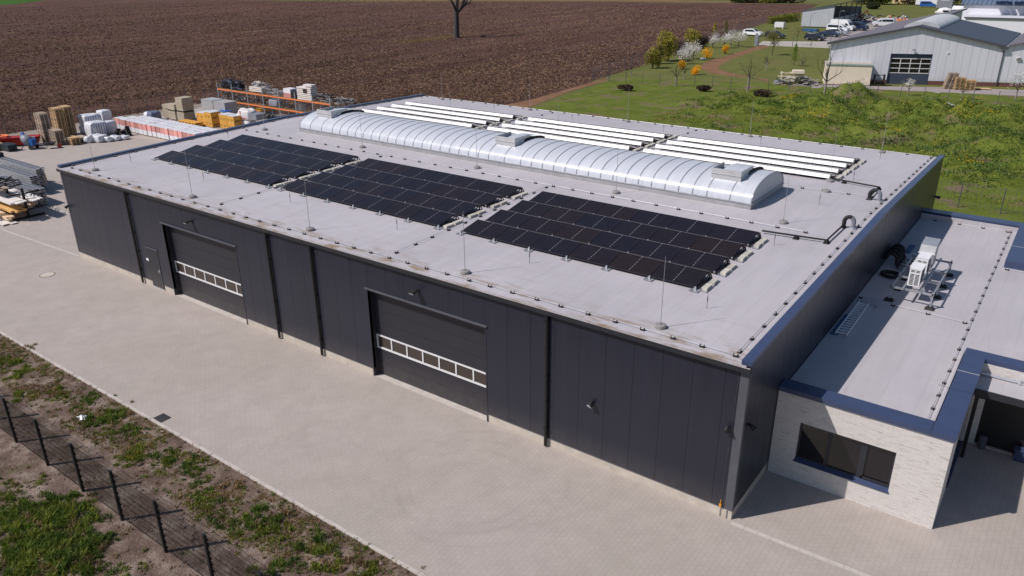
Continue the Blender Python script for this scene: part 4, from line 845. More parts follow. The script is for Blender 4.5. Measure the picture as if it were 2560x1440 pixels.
# beige block packs, wrapped grey blocks, yellow cartons, big bag
def bpack(name, lab, cat, x0, y0, z0, dx, dy, dz, mat, grp, n=3, top=None):
    T = thing(name, lab, cat, (x0, y0, z0), 0, grp); m = MB()
    for k in range(n):
        j = R.uniform(-.012, .012); m.box(j, j, dz*k/n+.006, dx+j, dy-j, dz*(k+1)/n)
    local(T, m, 'layers', mat)
    if top: m = MB(); m.box(-.015, -.015, dz, dx+.015, dy+.015, dz+.03); local(T, m, 'cover', top)
    return T
bb = 'beige block packs on the storage yard'
bpack('block_pack', 'beige block pack, lower one beside the yellow cartons', 'block pack', -34.4, 28.0, .12, 1.35, 1.35, .95, 'beige_block', bb)
bpack('block_pack', 'beige block pack, lower one beside the blue wrapped bundle', 'block pack', -36.2, 28.05, .12, 1.35, 1.35, .9, 'beige_block', bb)
bpack('block_pack', 'beige block pack, big topmost one of the beige group', 'block pack', -34.3, 28.0, 1.24, 1.25, 1.35, 1.4, 'beige_block', bb, 4)
bpack('block_pack', 'beige block pack, small upper one in the middle of the group', 'block pack', -36.1, 28.1, 1.16, 1.2, 1.2, .62, 'beige_block', bb)
bpack('block_pack', 'beige block pack, flat upper one at the end towards the field', 'block pack', -37.5, 28.2, 1.16, 1.25, 1.2, .42, 'beige_block', bb, 2)
m = MB(); m.box(-34.5, 28.1, 1.1, -33.0, 29.3, 1.2); m.box(-36.3, 28.1, 1.06, -34.8, 29.3, 1.15); tag(m.build('timber_bearers', 'rust_black'), 'dark bearers between the lower and upper beige block packs', 'bearers')
bpack('block_pack', 'beige block pack under the flat upper one by the field', 'block pack', -37.6, 28.2, .12, 1.3, 1.25, .95, 'beige_block', bb)
sackthing('wrapped_bundle', 'dark blue-grey foil wrapped bundle beside the beige packs', 'bundle', (-37.4, 27.0, .5), (1.3, 1.2, 1.0), 'blue_grey_wrap', 21, 0, .08, bg_, .4)
sackthing('wrapped_bundle', 'clear silvery wrapped bundle behind the crate rows', 'bundle', (-38.6, 27.2, .4), (1.0, 1.1, .8), 'white_wrap', 22, 0, .1, bg_, .5)
for i, (x, y, z) in enumerate(((-33.2, 27.2, .03), (-31.9, 31.4, .9))): m = MB(); m.box(x, y, z, x+1.5, y+.9, z+.08); tag(m.build('folded_tarpaulin', 'blue_paint'), ('bright blue folded sheet before the beige packs', 'bright blue folded sheet behind the beige packs')[i], 'tarpaulin')
gw = 'grey wrapped blocks before the rack'
bpack('wrapped_block', 'grey film wrapped block before the rack, nearer the skylight', 'wrapped block', -33.35, 32.0, .12, 2.15, 1.6, 1.62, 'grey_wrap', gw, 1, 'grey_wrap'); bpack('wrapped_block', 'grey film wrapped block before the rack, nearer the field', 'wrapped block', -35.7, 32.0, .12, 2.2, 1.5, 1.66, 'grey_wrap', gw, 1, 'grey_wrap')
def carton(x, y, dx, dy, dz, lab, film=True):
    T = thing('carton_pack', lab, 'carton pack', (x, y, 0), 0, 'yellow carton packs'); m = MB()
    nx = max(1, round(dx/.6))
    for i in range(nx):
        for k in range(2): m.box(dx*i/nx+.008, 0, dz*k/2+.1+.006, dx*(i+1)/nx-.008, dy, dz*(k+1)/2+.1)
    local(T, m, 'boxes', 'carton_yellow'); m = MB()
    for i in range(nx):
        for k in range(2):
            z = dz*k/2+.1; u = dx*i/nx
            for q in (0, 1): m.box(u+.08, -.006, z+dz*(.22-.1*q), u+.08+.38*(1-.25*q), -.001, z+dz*(.22-.1*q)+.045)
    for k in range(2):
        for q in (0, 1): m.box(dx+.001-.009, dy*.12, dz*(.14+.5*k-.06*q)+.1, dx+.006, dy*(.75-.2*q), dz*(.14+.5*k-.06*q)+.15)
    local(T, m, 'printed_lettering', 'ink'); m = MB(); m.box(.02, .02, 0, dx-.02, dy-.02, .1); local(T, m, 'pallet_base', 'wood_grey')
    if film: m = MB(); m.box(-.01, -.01, dz+.1, dx+.01, dy+.01, dz+.13); local(T, m, 'top_film', 'white_wrap')
carton(-29.15, 28.0, 1.25, 1.2, 1.5, 'tall yellow carton pack with dark lettering behind the crates'); carton(-30.7, 28.05, 1.5, 1.2, 1.28, 'tall yellow carton pack standing nearer the beige blocks')
carton(-26.95, 28.3, 1.3, 1.1, 1.42, 'lower yellow carton pack with lettering beside the big bag'); carton(-25.6, 28.3, 1.2, 1.1, 1.4, 'narrow yellow carton pack touching the big bag')
carton(-32.4, 26.9, 3.0, .9, .42, 'low yellow carton pack before the beige blocks', False)
T = thing('big_bag', 'white big bag with red print on a pale pack before the rack', 'big bag', (-24.2, 29.7, 0)); m = MB(); m.sack((-24.2, 29.9, 1.5), (2.1, 1.3, 1.15), 31, 7, .16, .1, .5); m.build('bag', 'white_bag', T, smooth=True)
m = MB(); m.cbox((-24.5, 29.24, 1.75), (.14, .03, .4)); m.cbox((-24.1, 29.22, 1.25), (.9, .03, .07)); m.build('red_print', 'red_ink', T); m = MB(); m.sack((-24.3, 29.8, .48), (2.0, 1.2, .95), 32, 7, .06, 0, .3); m.build('lower_bag', 'white_bag', T, smooth=True)
bpack('grey_slab', 'slate grey slab block leaning beside the big bag', 'slab', -23.3, 29.3, 1.2, 1.4, 1.2, .6, 'grey_plastic', None, 1)
# pallet rack with goods
RY = 34.0; T = thing('pallet_rack', 'long grey and orange pallet rack along the field side of the yard', 'pallet rack', (-35, RY, 0))
ux = [-35.1+2.76*k for k in range(8)]
up = MB(); up.box(-.05, -.05, 0, .05, .05, 3.5); up.box(-.05, 1.0, 0, .05, 1.1, 3.5)
for k in range(5): up.beam((0, 0, .3+k*.65), (0, 1.05, .75+k*.65), .04, .04)
u0 = up.build('upright', 'galvanised', T, world=False); u0.location = (ux[0]+35, 0, 0)
for x in ux[1:]: dup1(u0, T, (x+35, 0, 0))
bm = MB(); bm.box(.05, -.07, -.06, 2.71, -.02, .06); bm.box(.05, 1.07, -.06, 2.71, 1.12, .06)
b0 = None
for z in (1.5, 2.75):
    for x in ux[:-1]:
        if b0 is None: b0 = bm.build('shelf_beam', 'orange_paint', T, world=False); b0.location = (x+35, 0, z)
        else: dup1(b0, T, (x+35, 0, z))
sl_ = MB()
for k in range(9): sl_.box(.15+k*.29, -.04, .06, .25+k*.29, 1.1, .085)
s0 = None
for z in (1.5, 2.75):
    for x in ux[:-1]:
        if s0 is None: s0 = sl_.build('shelf_slat', 'wood_pale', T, world=False); s0.location = (x+35, 0, z)
        else: dup1(s0, T, (x+35, 0, z))
def scrap(name, lab, cat, x, y, z, dx, dy, dz, mats, seed, n=26):   # loose bundle of profiles and fittings
    rr = random.Random(seed); T = thing(name, lab, cat, (x, y, z), 0, 'goods on the pallet rack')
    for mt in mats:
        m = MB()
        for k in range(n):
            c = Vector((rr.uniform(.1, dx-.1), rr.uniform(.1, dy-.1), rr.uniform(.03, dz)*(1-.3*rr.random()))); a = rr.uniform(-.6, .6); l = rr.uniform(.15, .5)*dx*.7
            d = Vector((math.cos(a)*l/2, math.sin(a)*min(l, dy)/2, rr.uniform(-.12, .12))); p, q = c-d, c+d
            for v in (p, q): v.x = min(max(v.x, 0), dx); v.y = min(max(v.y, 0), dy); v.z = max(.03, v.z)
            m.beam(p, q, rr.uniform(.03, .09), rr.uniform(.03, .07))
        local(T, m, 'profile_bundle' if len(mats) == 1 else 'bundle_'+mt.split('_')[0], mt)
    return T
zt, zm = 2.84, 1.59
scrap('profile_stock', 'dark tangled heap on the top shelf at the field end of the rack', 'heap', -34.8, RY, zt, 3.9, 1.05, 1.15, ('black_rubber', 'dark_plastic', 'rust_black', 'blue_grey_wrap'), 41, 75)
scrap('profile_stock', 'loose dark cable scraps on the middle shelf at the field end', 'scrap', -34.7, RY, zm, 2.4, 1.0, .8, ('rust_black', 'grey_cage'), 42, 34)
scrap('profile_stock', 'dark box clutter on the middle shelf beside the cable scraps', 'scrap', -32.1, RY, zm, 2.4, 1.0, .6, ('rust_black', 'dark_plastic', 'galvanised'), 43, 16)
for k in range(3):
    m = MB(); m.box(-29.1, RY, zt+.2+k*.17, -26.8, RY+1.0, zt+k*.17+.32); tag(m.build('sheet_stack', 'timber_white'), f'pale sheet pack on the top shelf, {("bottom", "middle", "top")[k]} one of three', 'sheets', 'pale sheet packs on the rack')
scrap('profile_stock', 'tangled pale fittings lying on the pale sheet packs', 'fittings', -28.9, RY, zt+.7, 2.9, 1.0, .55, ('timber_white', 'rust_black', 'silver_metal'), 44, 20)
scrap('profile_stock', 'silver curved profiles on the top shelf beside the sheet packs', 'profiles', -26.6, RY, zt, 3.3, 1.0, .75, ('galvanised', 'silver_metal', 'grey_cage'), 45, 14)
bpack('boxed_goods', 'white and red boxed goods on the top shelf of the rack', 'box', -23.1, RY, zt, 1.15, .9, .95, 'pack_white', None, 2); m = MB(); m.box(-23.12, RY-.02, zt+.03, -21.93, RY+.9, zt+.5); tag(m.build('red_carton', 'red_label'), 'red printed sleeve round the white boxed goods on the rack', 'carton')
m = MB(); m.box(-21.9, RY+.1, zt, -21.1, RY+.9, zt+.8); tag(m.build('dark_bin', 'dark_plastic'), 'dark bin on the top shelf between boxes and white panels', 'bin')
T = thing('panel_stack', 'tall stack of white panels standing on the top shelf of the rack', 'panel stack', (-20.9, RY, zt)); m = MB()
for k in range(7): m.box(.02*(k % 2), .0+.01*(k % 2), .03+k*.19, 2.2+.03*(k % 3), .9, .17+k*.19)
local(T, m, 'panels', 'timber_white'); m = MB(); m.box(1.05, -.03, .75, 1.65, .0, 1.2); local(T, m, 'dark_label', 'ink'); m = MB(); m.box(.9, .2, 1.42, 2.2, .8, 1.6); local(T, m, 'top_board', 'timber_white')
scrap('profile_stock', 'dark machine parts on the top shelf beside the white panels', 'machine parts', -18.5, RY, zt, 3.0, 1.0, 1.0, ('rust_black', 'black_rubber', 'galvanised'), 46, 22)
scrap('profile_stock', 'galvanised tube frames on the top shelf at the hall end', 'tube frames', -15.6, RY, zt, 3.2, 1.05, .7, ('galvanised', 'rust_black'), 47, 26)
scrap('profile_stock', 'long dark profiles on the middle shelf in the centre of the rack', 'profiles', -29.3, RY, zm, 2.5, 1.0, .5, ('rust_black', 'dark_plastic'), 48, 14)
sackthing('wrapped_bundle', 'grey film wrapped parcel on the middle shelf of the rack', 'bundle', (-25.3, RY+.5, zm+.4), (1.6, 1.0, .8), 'grey_plastic', 49, 0, .08, None, .35)
scrap('profile_stock', 'dark clutter on the middle shelf under the boxed goods', 'scrap', -23.9, RY, zm, 2.5, 1.0, .5, ('rust_black', 'dark_plastic'), 50, 14)
T = thing('mesh_cage', 'grey wire mesh cage on the middle shelf near the skylight', 'cage', (-21.3, RY, zm)); m = MB()
for k in range(9): m.box(k*.2, 0, 0, k*.2+.03, .03, .8); m.box(k*.2, .9, 0, k*.2+.03, .93, .8)
for k in range(5): m.box(0, 0, k*.2, 1.63, .03, k*.2+.03); m.box(0, .9, k*.2, 1.63, .93, k*.2+.03)
local(T, m, 'mesh', 'grey_cage'); m = MB(); m.tube([(.2, .4, .05), (.2, .4, .7)], .14, 10); local(T, m, 'white_can', 'pack_white')
for i, x in enumerate((-33.2, -30.6, -28.6)): scrap('profile_stock', f'dark fittings on the ground under the rack, {ORD[i]} heap from the field end', 'scrap', x, RY, .05, 2.2, 1.0, .8, ('rust_black', 'galvanised', 'black_rubber'), 60+i, 22)
carton(-28.9, 34.3, .95, 1.0, 1.0, 'single yellow carton pack standing under the middle of the rack', False)
# cantilever racks with timber and scaffold frames at the corner of the yard
T = thing('cantilever_rack', 'dark steel cantilever rack holding boards near the hall corner', 'cantilever rack', (-12, 1.8, 0))
for x in (-10.75, -13.3, -16.2):
    m = MB(); m.box(x-.06, 1.75, 0, x+.06, 1.9, 2.1); m.beam((x, .7, .08), (x, 2.9, .08), .12, .12)
    for z in (.55, 1.15, 1.72): m.beam((x, 1.8, z), (x, .75, z+.06), .08, .08); m.beam((x, 1.85, z), (x, 2.9, z+.06), .08, .08)
    m.build('upright', 'rust_black', T)
def boards(lab, x0, x1, y, z, n, w_, h_, mat, seed, cols=3, grp='boards on the cantilever rack'):
    rr = random.Random(seed); T = thing('board_bundle', lab, 'boards', (x0, y, z), 0, grp); m = MB()
    for k in range(n):
        for c in range(cols): e = rr.uniform(-.35, .2); m.box(x0+rr.uniform(-.3, .3), y+c*(w_+.012), z+k*h_+.003, x1+e, y+c*(w_+.012)+w_, z+(k+1)*h_-.003)
    m.build('planks', mat, T)
boards('yellow planks on the lowest arm of the cantilever rack', -18, -10.3, .72, .64, 3, .22, .05, 'timber_yellow', 1, 4)
boards('pale cream planks in front on the low arm of the rack', -18.5, -10.6, .4, .2, 4, .24, .05, 'board_pale', 2, 2)
boards('white boards on the middle arm of the cantilever rack', -18, -10.1, .74, 1.24, 2, .24, .06, 'timber_white', 3, 4)
boards('long white boards on the middle arm behind the post', -18, -9.9, 1.95, 1.24, 2, .24, .06, 'timber_white', 4, 3)
boards('brown boards on the top arm of the cantilever rack', -19, -12.2, .8, 1.83, 3, .2, .05, 'wood_grey', 5, 4)
boards('pale offcuts behind the posts on the lowest arm', -17, -10.9, 1.95, .64, 3, .26, .06, 'board_pale', 6, 3)
T = thing('scaffold_stack', 'dark stack of rusty scaffold feet on top of the cantilever rack', 'scaffold parts', (-13, 1.2, 2.0)); m = MB(); rr = random.Random(5)
for k in range(30): a = rr.uniform(-14.5, -12.1); m.beam((a, rr.uniform(.8, 2.6), 2.02+rr.uniform(0, .4)), (a+rr.uniform(-.2, .9), rr.uniform(.8, 2.6), 2.02+rr.uniform(0, .4)), .05, .05)
m.build('parts', 'rust_black', T)
def planks(lab, x0, x1, y0, n, cols, z0, seed):   # perforated galvanised scaffold decks, stacked flat
    rr = random.Random(seed); T = thing('scaffold_decks', lab, 'scaffold decks', (x0, y0, z0), 0, 'scaffold deck stacks')
    m = MB()
    for k in range(n):
        for c in range(cols):
            e = rr.uniform(-.12, .12); y = y0+c*.34; z = z0+k*.125
            m.box(x0+e, y, z+.04, x1+e, y+.31, z+.085); m.box(x0+e+.02, y+.06, z-.04, x1+e-.06, y+.08, z+.04); m.box(x0+e+.02, y+.23, z-.04, x1+e-.06, y+.25, z+.04)
    m.build('decks', 'galvanised', T)
    for c in range(cols):
        m = MB(); xx = x0+.3
        while xx < x1-.3: m.box(xx, y0+c*.34+.04, z0+(n-1)*.125+.085, xx+.1, y0+c*.34+.27, z0+(n-1)*.125+.088); xx += .2
        m.build('perforation', 'rust_black', T)
planks('tall stack of galvanised scaffold decks behind the cantilever rack', -19.5, -12.9, 3.2, 9, 3, .14, 1)
planks('second stack of galvanised scaffold decks beside the yellow pallet truck', -22.5, -16.2, 4.6, 11, 2, .14, 2)
planks('scaffold decks lying on the top arms of the cantilever rack', -20.5, -15.0, 1.2, 4, 3, 2.04, 3)
planks('long galvanised decks at the rear of the scaffold stacks', -24, -17.2, 5.5, 13, 2, .14, 4)
T = thing('pallet_truck', 'yellow electric pallet truck with a steering handle behind the scaffold stacks', 'pallet truck', (-19.9, 6.75, 0), math.radians(200))
m = MB(); m.hexa([(-.35, -.36, .12), (.4, -.36, .12), (.4, .36, .12), (-.35, .36, .12)], [(-.3, -.34, .75), (.34, -.34, .72), (.34, .34, .72), (-.3, .34, .75)]); local(T, m, 'body', 'amber_paint')
m = MB(); m.box(.4, -.28, .1, 1.5, -.12, .17); m.box(.4, .12, .1, 1.5, .28, .17); local(T, m, 'forks', 'amber_paint'); m = MB(); m.tube([(-.3, 0, .6), (-.5, 0, 1.1)], .03, 8); m.tube([(-.5+.0*k, .2*math.cos(k*PI/6), 1.18+.1*math.sin(k*PI/6)) for k in range(13)], .022, 6); local(T, m, 'handle', 'black_rubber')
m = MB(); m.tube([(-.15, -.3, .11), (-.15, .3, .11)], .11, 12); local(T, m, 'wheel', 'tyre')
m = MB(); m.box(-24.4, 5.6, 1.6, -23.9, 6.1, 2.05); tag(m.build('black_bucket', 'dark_crate'), 'black tub standing on the rear scaffold decks', 'tub')
m = MB(); m.tube([(-13.2, 3.5, .08), (-9.0, 3.9, .03)], .03, 6); tag(m.build('steel_tube', 'galvanised'), 'single steel tube on the paving before the scaffold stack', 'tube')
T = thing('pallet', 'upright pale pallet leaning on the cream planks', 'pallet', (-11.9, .25, .62), 0); 
for src in (PD, PB):
    mm = MB(); rx = Matrix.Rotation(math.radians(75), 3, 'X') @ Matrix.Rotation(PI/2, 3, 'Z'); mm.add([rx @ Vector(a) for a in src.v], src.f); local(T, mm, 'deck' if src is PD else 'blocks', 'wood_pale')
for i, (x, y, l) in enumerate(((-12.6, .15, 2.3), (-12.2, .45, 2.2), (-12.0, -.1, 1.9))): m = MB(); m.cbox((x+l/2, y+.1, .03+.03*i), (l, .4, .05), Matrix.Rotation(.05*i, 3, 'Z')); tag(m.build('white_board', 'timber_white'), f'white board lying on the paving under the cantilever rack, {("wide", "middle", "short")[i]} one', 'board')
m = MB(); 
for k in range(5): m.box(-37.6, 9.6, .0+k*.12, -35.4+.2*(k % 2), 10.6, .1+k*.12)
tag(m.build('timber_stack', 'wood_pale'), 'low pale timber stack at the yard edge before the red trough', 'timber')
# ------------------------------------------------------------------ neighbouring halls
O = Vector((23.45, 100.11, 0)); U = Vector((.922, .387, 0)).normalized(); Nn = Vector((-U.y, U.x, 0)); ANG = math.atan2(U.y, U.x)
def nh(t, s, z): return O+U*t+Nn*s+Vector((0, 0, z))
NB = thing('grey_hall', 'light grey gabled hall with a dark roof and a glazed gate beyond the mounds', 'hall', O, ANG)
TL, TA, TV, ZLE, ZAP, ZVA, DEP = -8.0, 2.8, 13.9, 5.3, 7.55, 5.15, 20.7
DV = Vector((-.012, .9999, 0)); KX, KY = DV.dot(U), DV.dot(Nn)
def shear(mb): mb.v = [(x+y*KX, y*KY, z) for x, y, z in mb.v]; return mb
loc_ = lambda mb, name, mat, par=None, **k: shear(mb).build(name, mat, par or NB, world=False, **k)
zt_ = lambda t: ZLE+(ZAP-ZLE)*(t-TL)/(TA-TL) if t < TA else ZAP-(ZAP-ZVA)*(t-TA)/(TV-TA)
m = MB(); ts = [TL]+[TL+1.0*k for k in range(1, 22)]+[TV]; ts = sorted(ts+[TA, 0, 5.15])
for a, b in zip(ts, ts[1:]):
    if b-a < .03: continue
    z0 = 4.0 if (a > -.02 and b < 5.17) else .55
    m.hexa([(a+.012, 0, z0), (b-.012, 0, z0), (b-.012, .1, z0), (a+.012, .1, z0)], [(a+.012, 0, zt_(a)), (b-.012, 0, zt_(b)), (b-.012, .1, zt_(b)), (a+.012, .1, zt_(a))])
loc_(m, 'wall', 'light_cladding')
m = MB(); m.profy([(TL, .5), (-.03, .5), (-.03, 4.03), (5.18, 4.03), (5.18, .5), (TV, .5), (TV, zt_(TV)), (TA, zt_(TA)-.02), (TL, zt_(TL))], .06, .3); loc_(m, 'wall_core', 'light_cladding')
m = MB(); m.box(TL, .3, 0, TL+.2, 46, ZLE); m.box(TL, 45.8, 0, TA, 46, ZLE); m.box(TA, DEP-.2, 0, TV, DEP, ZVA); loc_(m, 'rear_wall', 'light_cladding')
m = MB(); m.box(TL, .02, -.1, -.02, .3, .5); m.box(5.17, .02, -.1, TV, .3, .5); loc_(m, 'plinth', 'brick_plinth')
for (a, b, dq) in ((TL-.4, TA, 46), (TA, TV, 22)):
    m = MB(); m.hexa([(a, -.35, zt_(a)-.02), (b, -.35, zt_(b)-.02), (b, dq, zt_(b)-.02), (a, dq, zt_(a)-.02)], [(a, -.35, zt_(a)+.2), (b, -.35, zt_(b)+.2), (b, dq, zt_(b)+.2), (a, dq, zt_(a)+.2)]); loc_(m, 'roof', 'roof_felt' if a < 0 else 'slate_roof')
m = MB(); 
for (a, b) in ((TL-.4, TA), (TA, TV)): m.hexa([(a, -.42, zt_(a)-.06), (b, -.42, zt_(b)-.06), (b, -.35, zt_(b)-.06), (a, -.35, zt_(a)-.06)], [(a, -.42, zt_(a)+.22), (b, -.42, zt_(b)+.22), (b, -.35, zt_(b)+.22), (a, -.35, zt_(a)+.22)])
loc_(m, 'verge_trim', 'trim_metal')
m = MB(); n = 10; prf = [(2.8-2.3*math.cos(PI*k/n), zt_(2.8-2.3*math.cos(PI*k/n))*.0+7.25+.85*math.sin(PI*k/n)) for k in range(n+1)]
m.profy(prf, 2.4, 21); loc_(m, 'skylight', 'skylight_dull')
m = MB(); m.box(5.05, 2.2, 6.7, 5.3, 21.2, 7.3); m.box(.3, 2.2, 6.7, .5, 21.2, 7.3); loc_(m, 'skylight_curb', 'slate_roof')
m = MB(); m.box(0, .2, 0, 5.15, .26, 1.45); m.box(0, .2, 3.42, 5.15, .26, 4.0); gt = loc_(m, 'gate', M('blue_gate', (.05, .065, .10), .5, 0, .06, 1))
m = MB(); m.box(-.06, -.02, 0, 0, .26, 4.06); m.box(5.15, -.02, 0, 5.21, .26, 4.06); m.box(-.06, -.02, 4.0, 5.21, .26, 4.06); loc_(m, 'gate_frame', 'coping_metal')
m = MB()
for z in (1.45, 2.08, 2.74, 3.36): m.box(0, .16, z, 5.15, .24, z+.09)
for k in range(5): m.box(max(0, k*1.2875-.05), .165, 1.5, min(5.15, k*1.2875+.05), .235, 3.4)
loc_(m, 'window_frame', 'white_frame', gt); m = MB(); m.quad((0, .215, 1.45), (5.15, .215, 1.45), (5.15, .215, 3.42), (0, .215, 3.42)); loc_(m, 'window_pane', 'dark_glass', gt)
m = MB(); m.box(2.6, -.5, 4.55, 3.0, -.2, 4.68); m.beam((2.8, 0, 4.7), (2.8, -.3, 4.65), .06, .06); loc_(m, 'floodlight', 'grey_plastic')
m = MB(); m.box(7.0, -.12, 4.2, 7.15, 0, 4.38); loc_(m, 'alarm_box', 'white_paint')
m = MB(); m.tube([(TV-.1, -.12, ZVA-.4), (TV-.1, -.12, .1)], .07, 8); m.box(TV-.5, -.45, ZVA-.3, TV+.35, -.05, ZVA+.05); loc_(m, 'downpipe', 'trim_metal')
N2 = thing('grey_hall', 'second light grey gabled hall joined to the valley of the gate hall', 'hall', nh(TV, 0, 0), ANG)
l2 = lambda mb, name, mat, **k: shear(mb).build(name, mat, N2, world=False, **k)
W2 = 22.; z2 = lambda t: ZVA+(2.4)*(t/11) if t < 11 else ZVA+2.4-(2.4)*((t-11)/11)
m = MB()
for k in range(22): m.hexa([(k+.012, 0, .55), (k+.988, 0, .55), (k+.988, .2, .55), (k+.012, .2, .55)], [(k+.012, 0, z2(k)), (k+.988, 0, z2(k+1)), (k+.988, .2, z2(k+1)), (k+.012, .2, z2(k))])
l2(m, 'wall', 'light_cladding'); m = MB(); m.box(0, .02, -.1, W2, .3, .55); l2(m, 'plinth', 'brick_plinth'); m = MB(); m.box(0, DEP-.2, 0, W2, DEP, 5); l2(m, 'rear_wall', 'light_cladding')
for a, b in ((.35, 11), (11, W2)): m = MB(); m.hexa([(a, -.35, z2(a)), (b, -.35, z2(b)), (b, DEP, z2(b)), (a, DEP, z2(a))], [(a, -.35, z2(a)+.2), (b, -.35, z2(b)+.2), (b, DEP, z2(b)+.2), (a, DEP, z2(a)+.2)]); l2(m, 'roof', 'roof_felt')
m = MB(); m.box(.0, -.3, ZVA+.0, .34, DEP, ZVA+.1); l2(m, 'valley_gutter', 'galvanised'); m = MB(); m.tube([(1.6, 8, ZVA+.5), (1.6, 8, ZVA+1.7)], .1, 8); l2(m, 'vent_pipe', 'black_rubber')
m = MB(); m.tube([(1.9, -.05, 3.7), (1.9, -.25, 3.6)], .3, 12); l2(m, 'wall_fan', 'skylight_dull')
X = g(r3(780, 752)); Y = g(r3(1185, 766)); T = thing('storage_container', 'cream storage container standing against the grey gabled hall', 'container', X, ANG-.06); ll = (Y-X).length
m = MB(); m.box(0, 0, .1, ll, 3.2, 2.7); local(T, m, 'body', 'cream_wall'); m = MB(); m.box(-.08, -.08, 2.7, ll+.08, 3.3, 2.85); local(T, m, 'roof', 'concrete'); m = MB(); m.box(-.1, -.1, 2.66, ll+.1, -.02, 2.83); local(T, m, 'roof_edge', 'green_edge')
X = Y+U*.6; T = thing('steel_trolley', 'dark steel trolley between the cream container and the gate', 'trolley', X, ANG); m = MB(); m.box(0, .3, .6, 1.3, 1.3, .7); m.box(0, .3, .1, .08, 1.3, 1.5); m.box(1.22, .3, .1, 1.3, 1.3, 1.5); m.box(0, .3, 1.4, 1.3, .38, 1.5); local(T, m, 'frame', 'rust_black')
# junk before the lawn
def jk(q): return g(r3(*q))
X = jk((500, 752)); T = thing('scrap_heap', 'heap of broken white furniture and planks before the cream container', 'scrap heap', X, ANG); rr = random.Random(3)
for mt, n in (('timber_white', 46), ('rust_black', 40), ('wood_grey', 26)):
    m = MB()
    for k in range(n): c = Vector((rr.uniform(-2, 3.4), rr.uniform(-.8, .8), 0)); c.z = rr.uniform(.05, 1.6)*max(.35, 1-abs(c.x-.4)/3.2); a = rr.uniform(-.5, .5); d = Vector((math.cos(a), math.sin(a)*.7, rr.uniform(-.35, .35)))*rr.uniform(.3, .9); m.beam(c-d, c+d, .1, .07)
    local(T, m, {'timber_white': 'white_boards', 'rust_black': 'dark_junk', 'wood_grey': 'grey_planks'}[mt], mt)
m = MB(); m.box(-1.6, -.3, .75, -1.5, .6, 1.7); m.box(-1.9, -.4, 1.55, .3, -.3, 1.65); m.box(-2.1, -.4, 1.1, .2, -.3, 1.2); m.box(-.2, -.8, 1.6, 1.3, .3, 2.0); local(T, m, 'broken_frame', 'cream_wall')
m = MB(); a = jk((600, 745)); m.box(a.x-.4, a.y-.3, 0, a.x+.4, a.y+.3, .9); tag(m.build('washing_machine', 'white_paint'), 'white appliance standing before the scrap heap', 'appliance')
m = MB(); a = jk((382, 745)); m.cyl(a.x, a.y, 0, .45, .7, .75, 16); tag(m.build('round_tub', 'grey_plastic'), 'round pale tub at the lawn end of the scrap heap', 'tub')
pg2 = 'pallets before the grey hall'
for q, n, wd, ds, st in (((1880, 788), 14, 'wood_grey', 'tall leaning stack beside the gate', .15), ((1975, 796), 11, 'wood_pale', 'middle stack before the grey hall', .146), ((2068, 800), 9, 'wood_pale', 'low stack before the grey hall', .146)):
    a = jk(q)
    for i in range(n): pallet((a.x+(.03*i if n == 14 else 0)+R.uniform(-.03, .03), a.y+R.uniform(-.03, .03), i*st), ANG+R.uniform(-.05, .05), wd, f'wooden pallet, {"topmost" if i == n-1 else "bottom" if i == 0 else ORD[i]} in the {ds}', pg2)
a = jk((2180, 795)); m = MB(); m.cbox((a.x, a.y, .12), (2.2, .8, .1), Matrix.Rotation(ANG, 3, 'Z')); tag(m.build('loose_board', 'wood_pale'), 'pale board lying along the brick plinth of the grey hall', 'board')
# shed, white works building behind
T = thing('open_shed', 'corrugated monopitch shed with one open dark side behind the car park', 'shed', (-17.04, 191.9, 0)); LN = 27
m = MB(); m.hexa([(0, 0, .2), (7.6, .3, .2), (7.6, .4, .2), (0, .1, .2)], [(0, 0, 3.9), (7.6, .3, 5.4), (7.6, .4, 5.4), (0, .1, 3.9)]); m.box(0, .1, .2, .1, LN, 3.9); m.box(0, LN-.1, .2, 7.6, LN, 3.9); local(T, m, 'wall', 'corrugated_wall')
m = MB(); m.hexa([(-.3, -.3, 3.95), (8.0, -.1, 5.5), (8.0, LN+.3, 5.5), (-.3, LN+.3, 3.95)], [(-.3, -.3, 4.15), (8.0, -.1, 5.75), (8.0, LN+.3, 5.75), (-.3, LN+.3, 4.15)]); local(T, m, 'roof', 'slate_roof')
m = MB()
for k in range(6): y = .5+k*(LN-1)/5; m.box(7.5, y, 0, 7.7, y+.2, 5.4)
local(T, m, 'post', 'trim_metal'); m = MB(); m.box(7.0, 1, 0, 7.1, LN-1, 2.2); local(T, m, 'inner_wall', 'corrugated_wall')
T = thing('works_building', 'white works building with a low solar wing and a blue metal roof above', 'building', (13.4, 232, 0)); zf = 4.2
a, b = G(*r3(2042, 158), zf), G(*r3(2560, 172), zf); ux_ = (b-a).normalized(); b = a+ux_*60; nn = Vector((-ux_.y, ux_.x, 0)); dp_ = 9
m = MB()
def q4(p, z): return (p.x, p.y, z)
m.hexa([q4(a, 0), q4(b, 0), q4(b+nn*dp_, 0), q4(a+nn*dp_, 0)], [q4(a, zf), q4(b, zf), q4(b+nn*dp_, zf), q4(a+nn*dp_, zf)]); m.build('wing_wall', 'light_cladding', T)
m = MB(); e = .25; m.hexa([q4(a-nn*e-ux_*e, zf), q4(b-nn*e, zf), q4(b+nn*dp_, zf), q4(a+nn*dp_-ux_*e, zf)], [q4(a-nn*e-ux_*e, zf+.3), q4(b-nn*e, zf+.3), q4(b+nn*dp_, zf+.34), q4(a+nn*dp_-ux_*e, zf+.34)]); m.build('wing_roof', 'light_cladding', T)
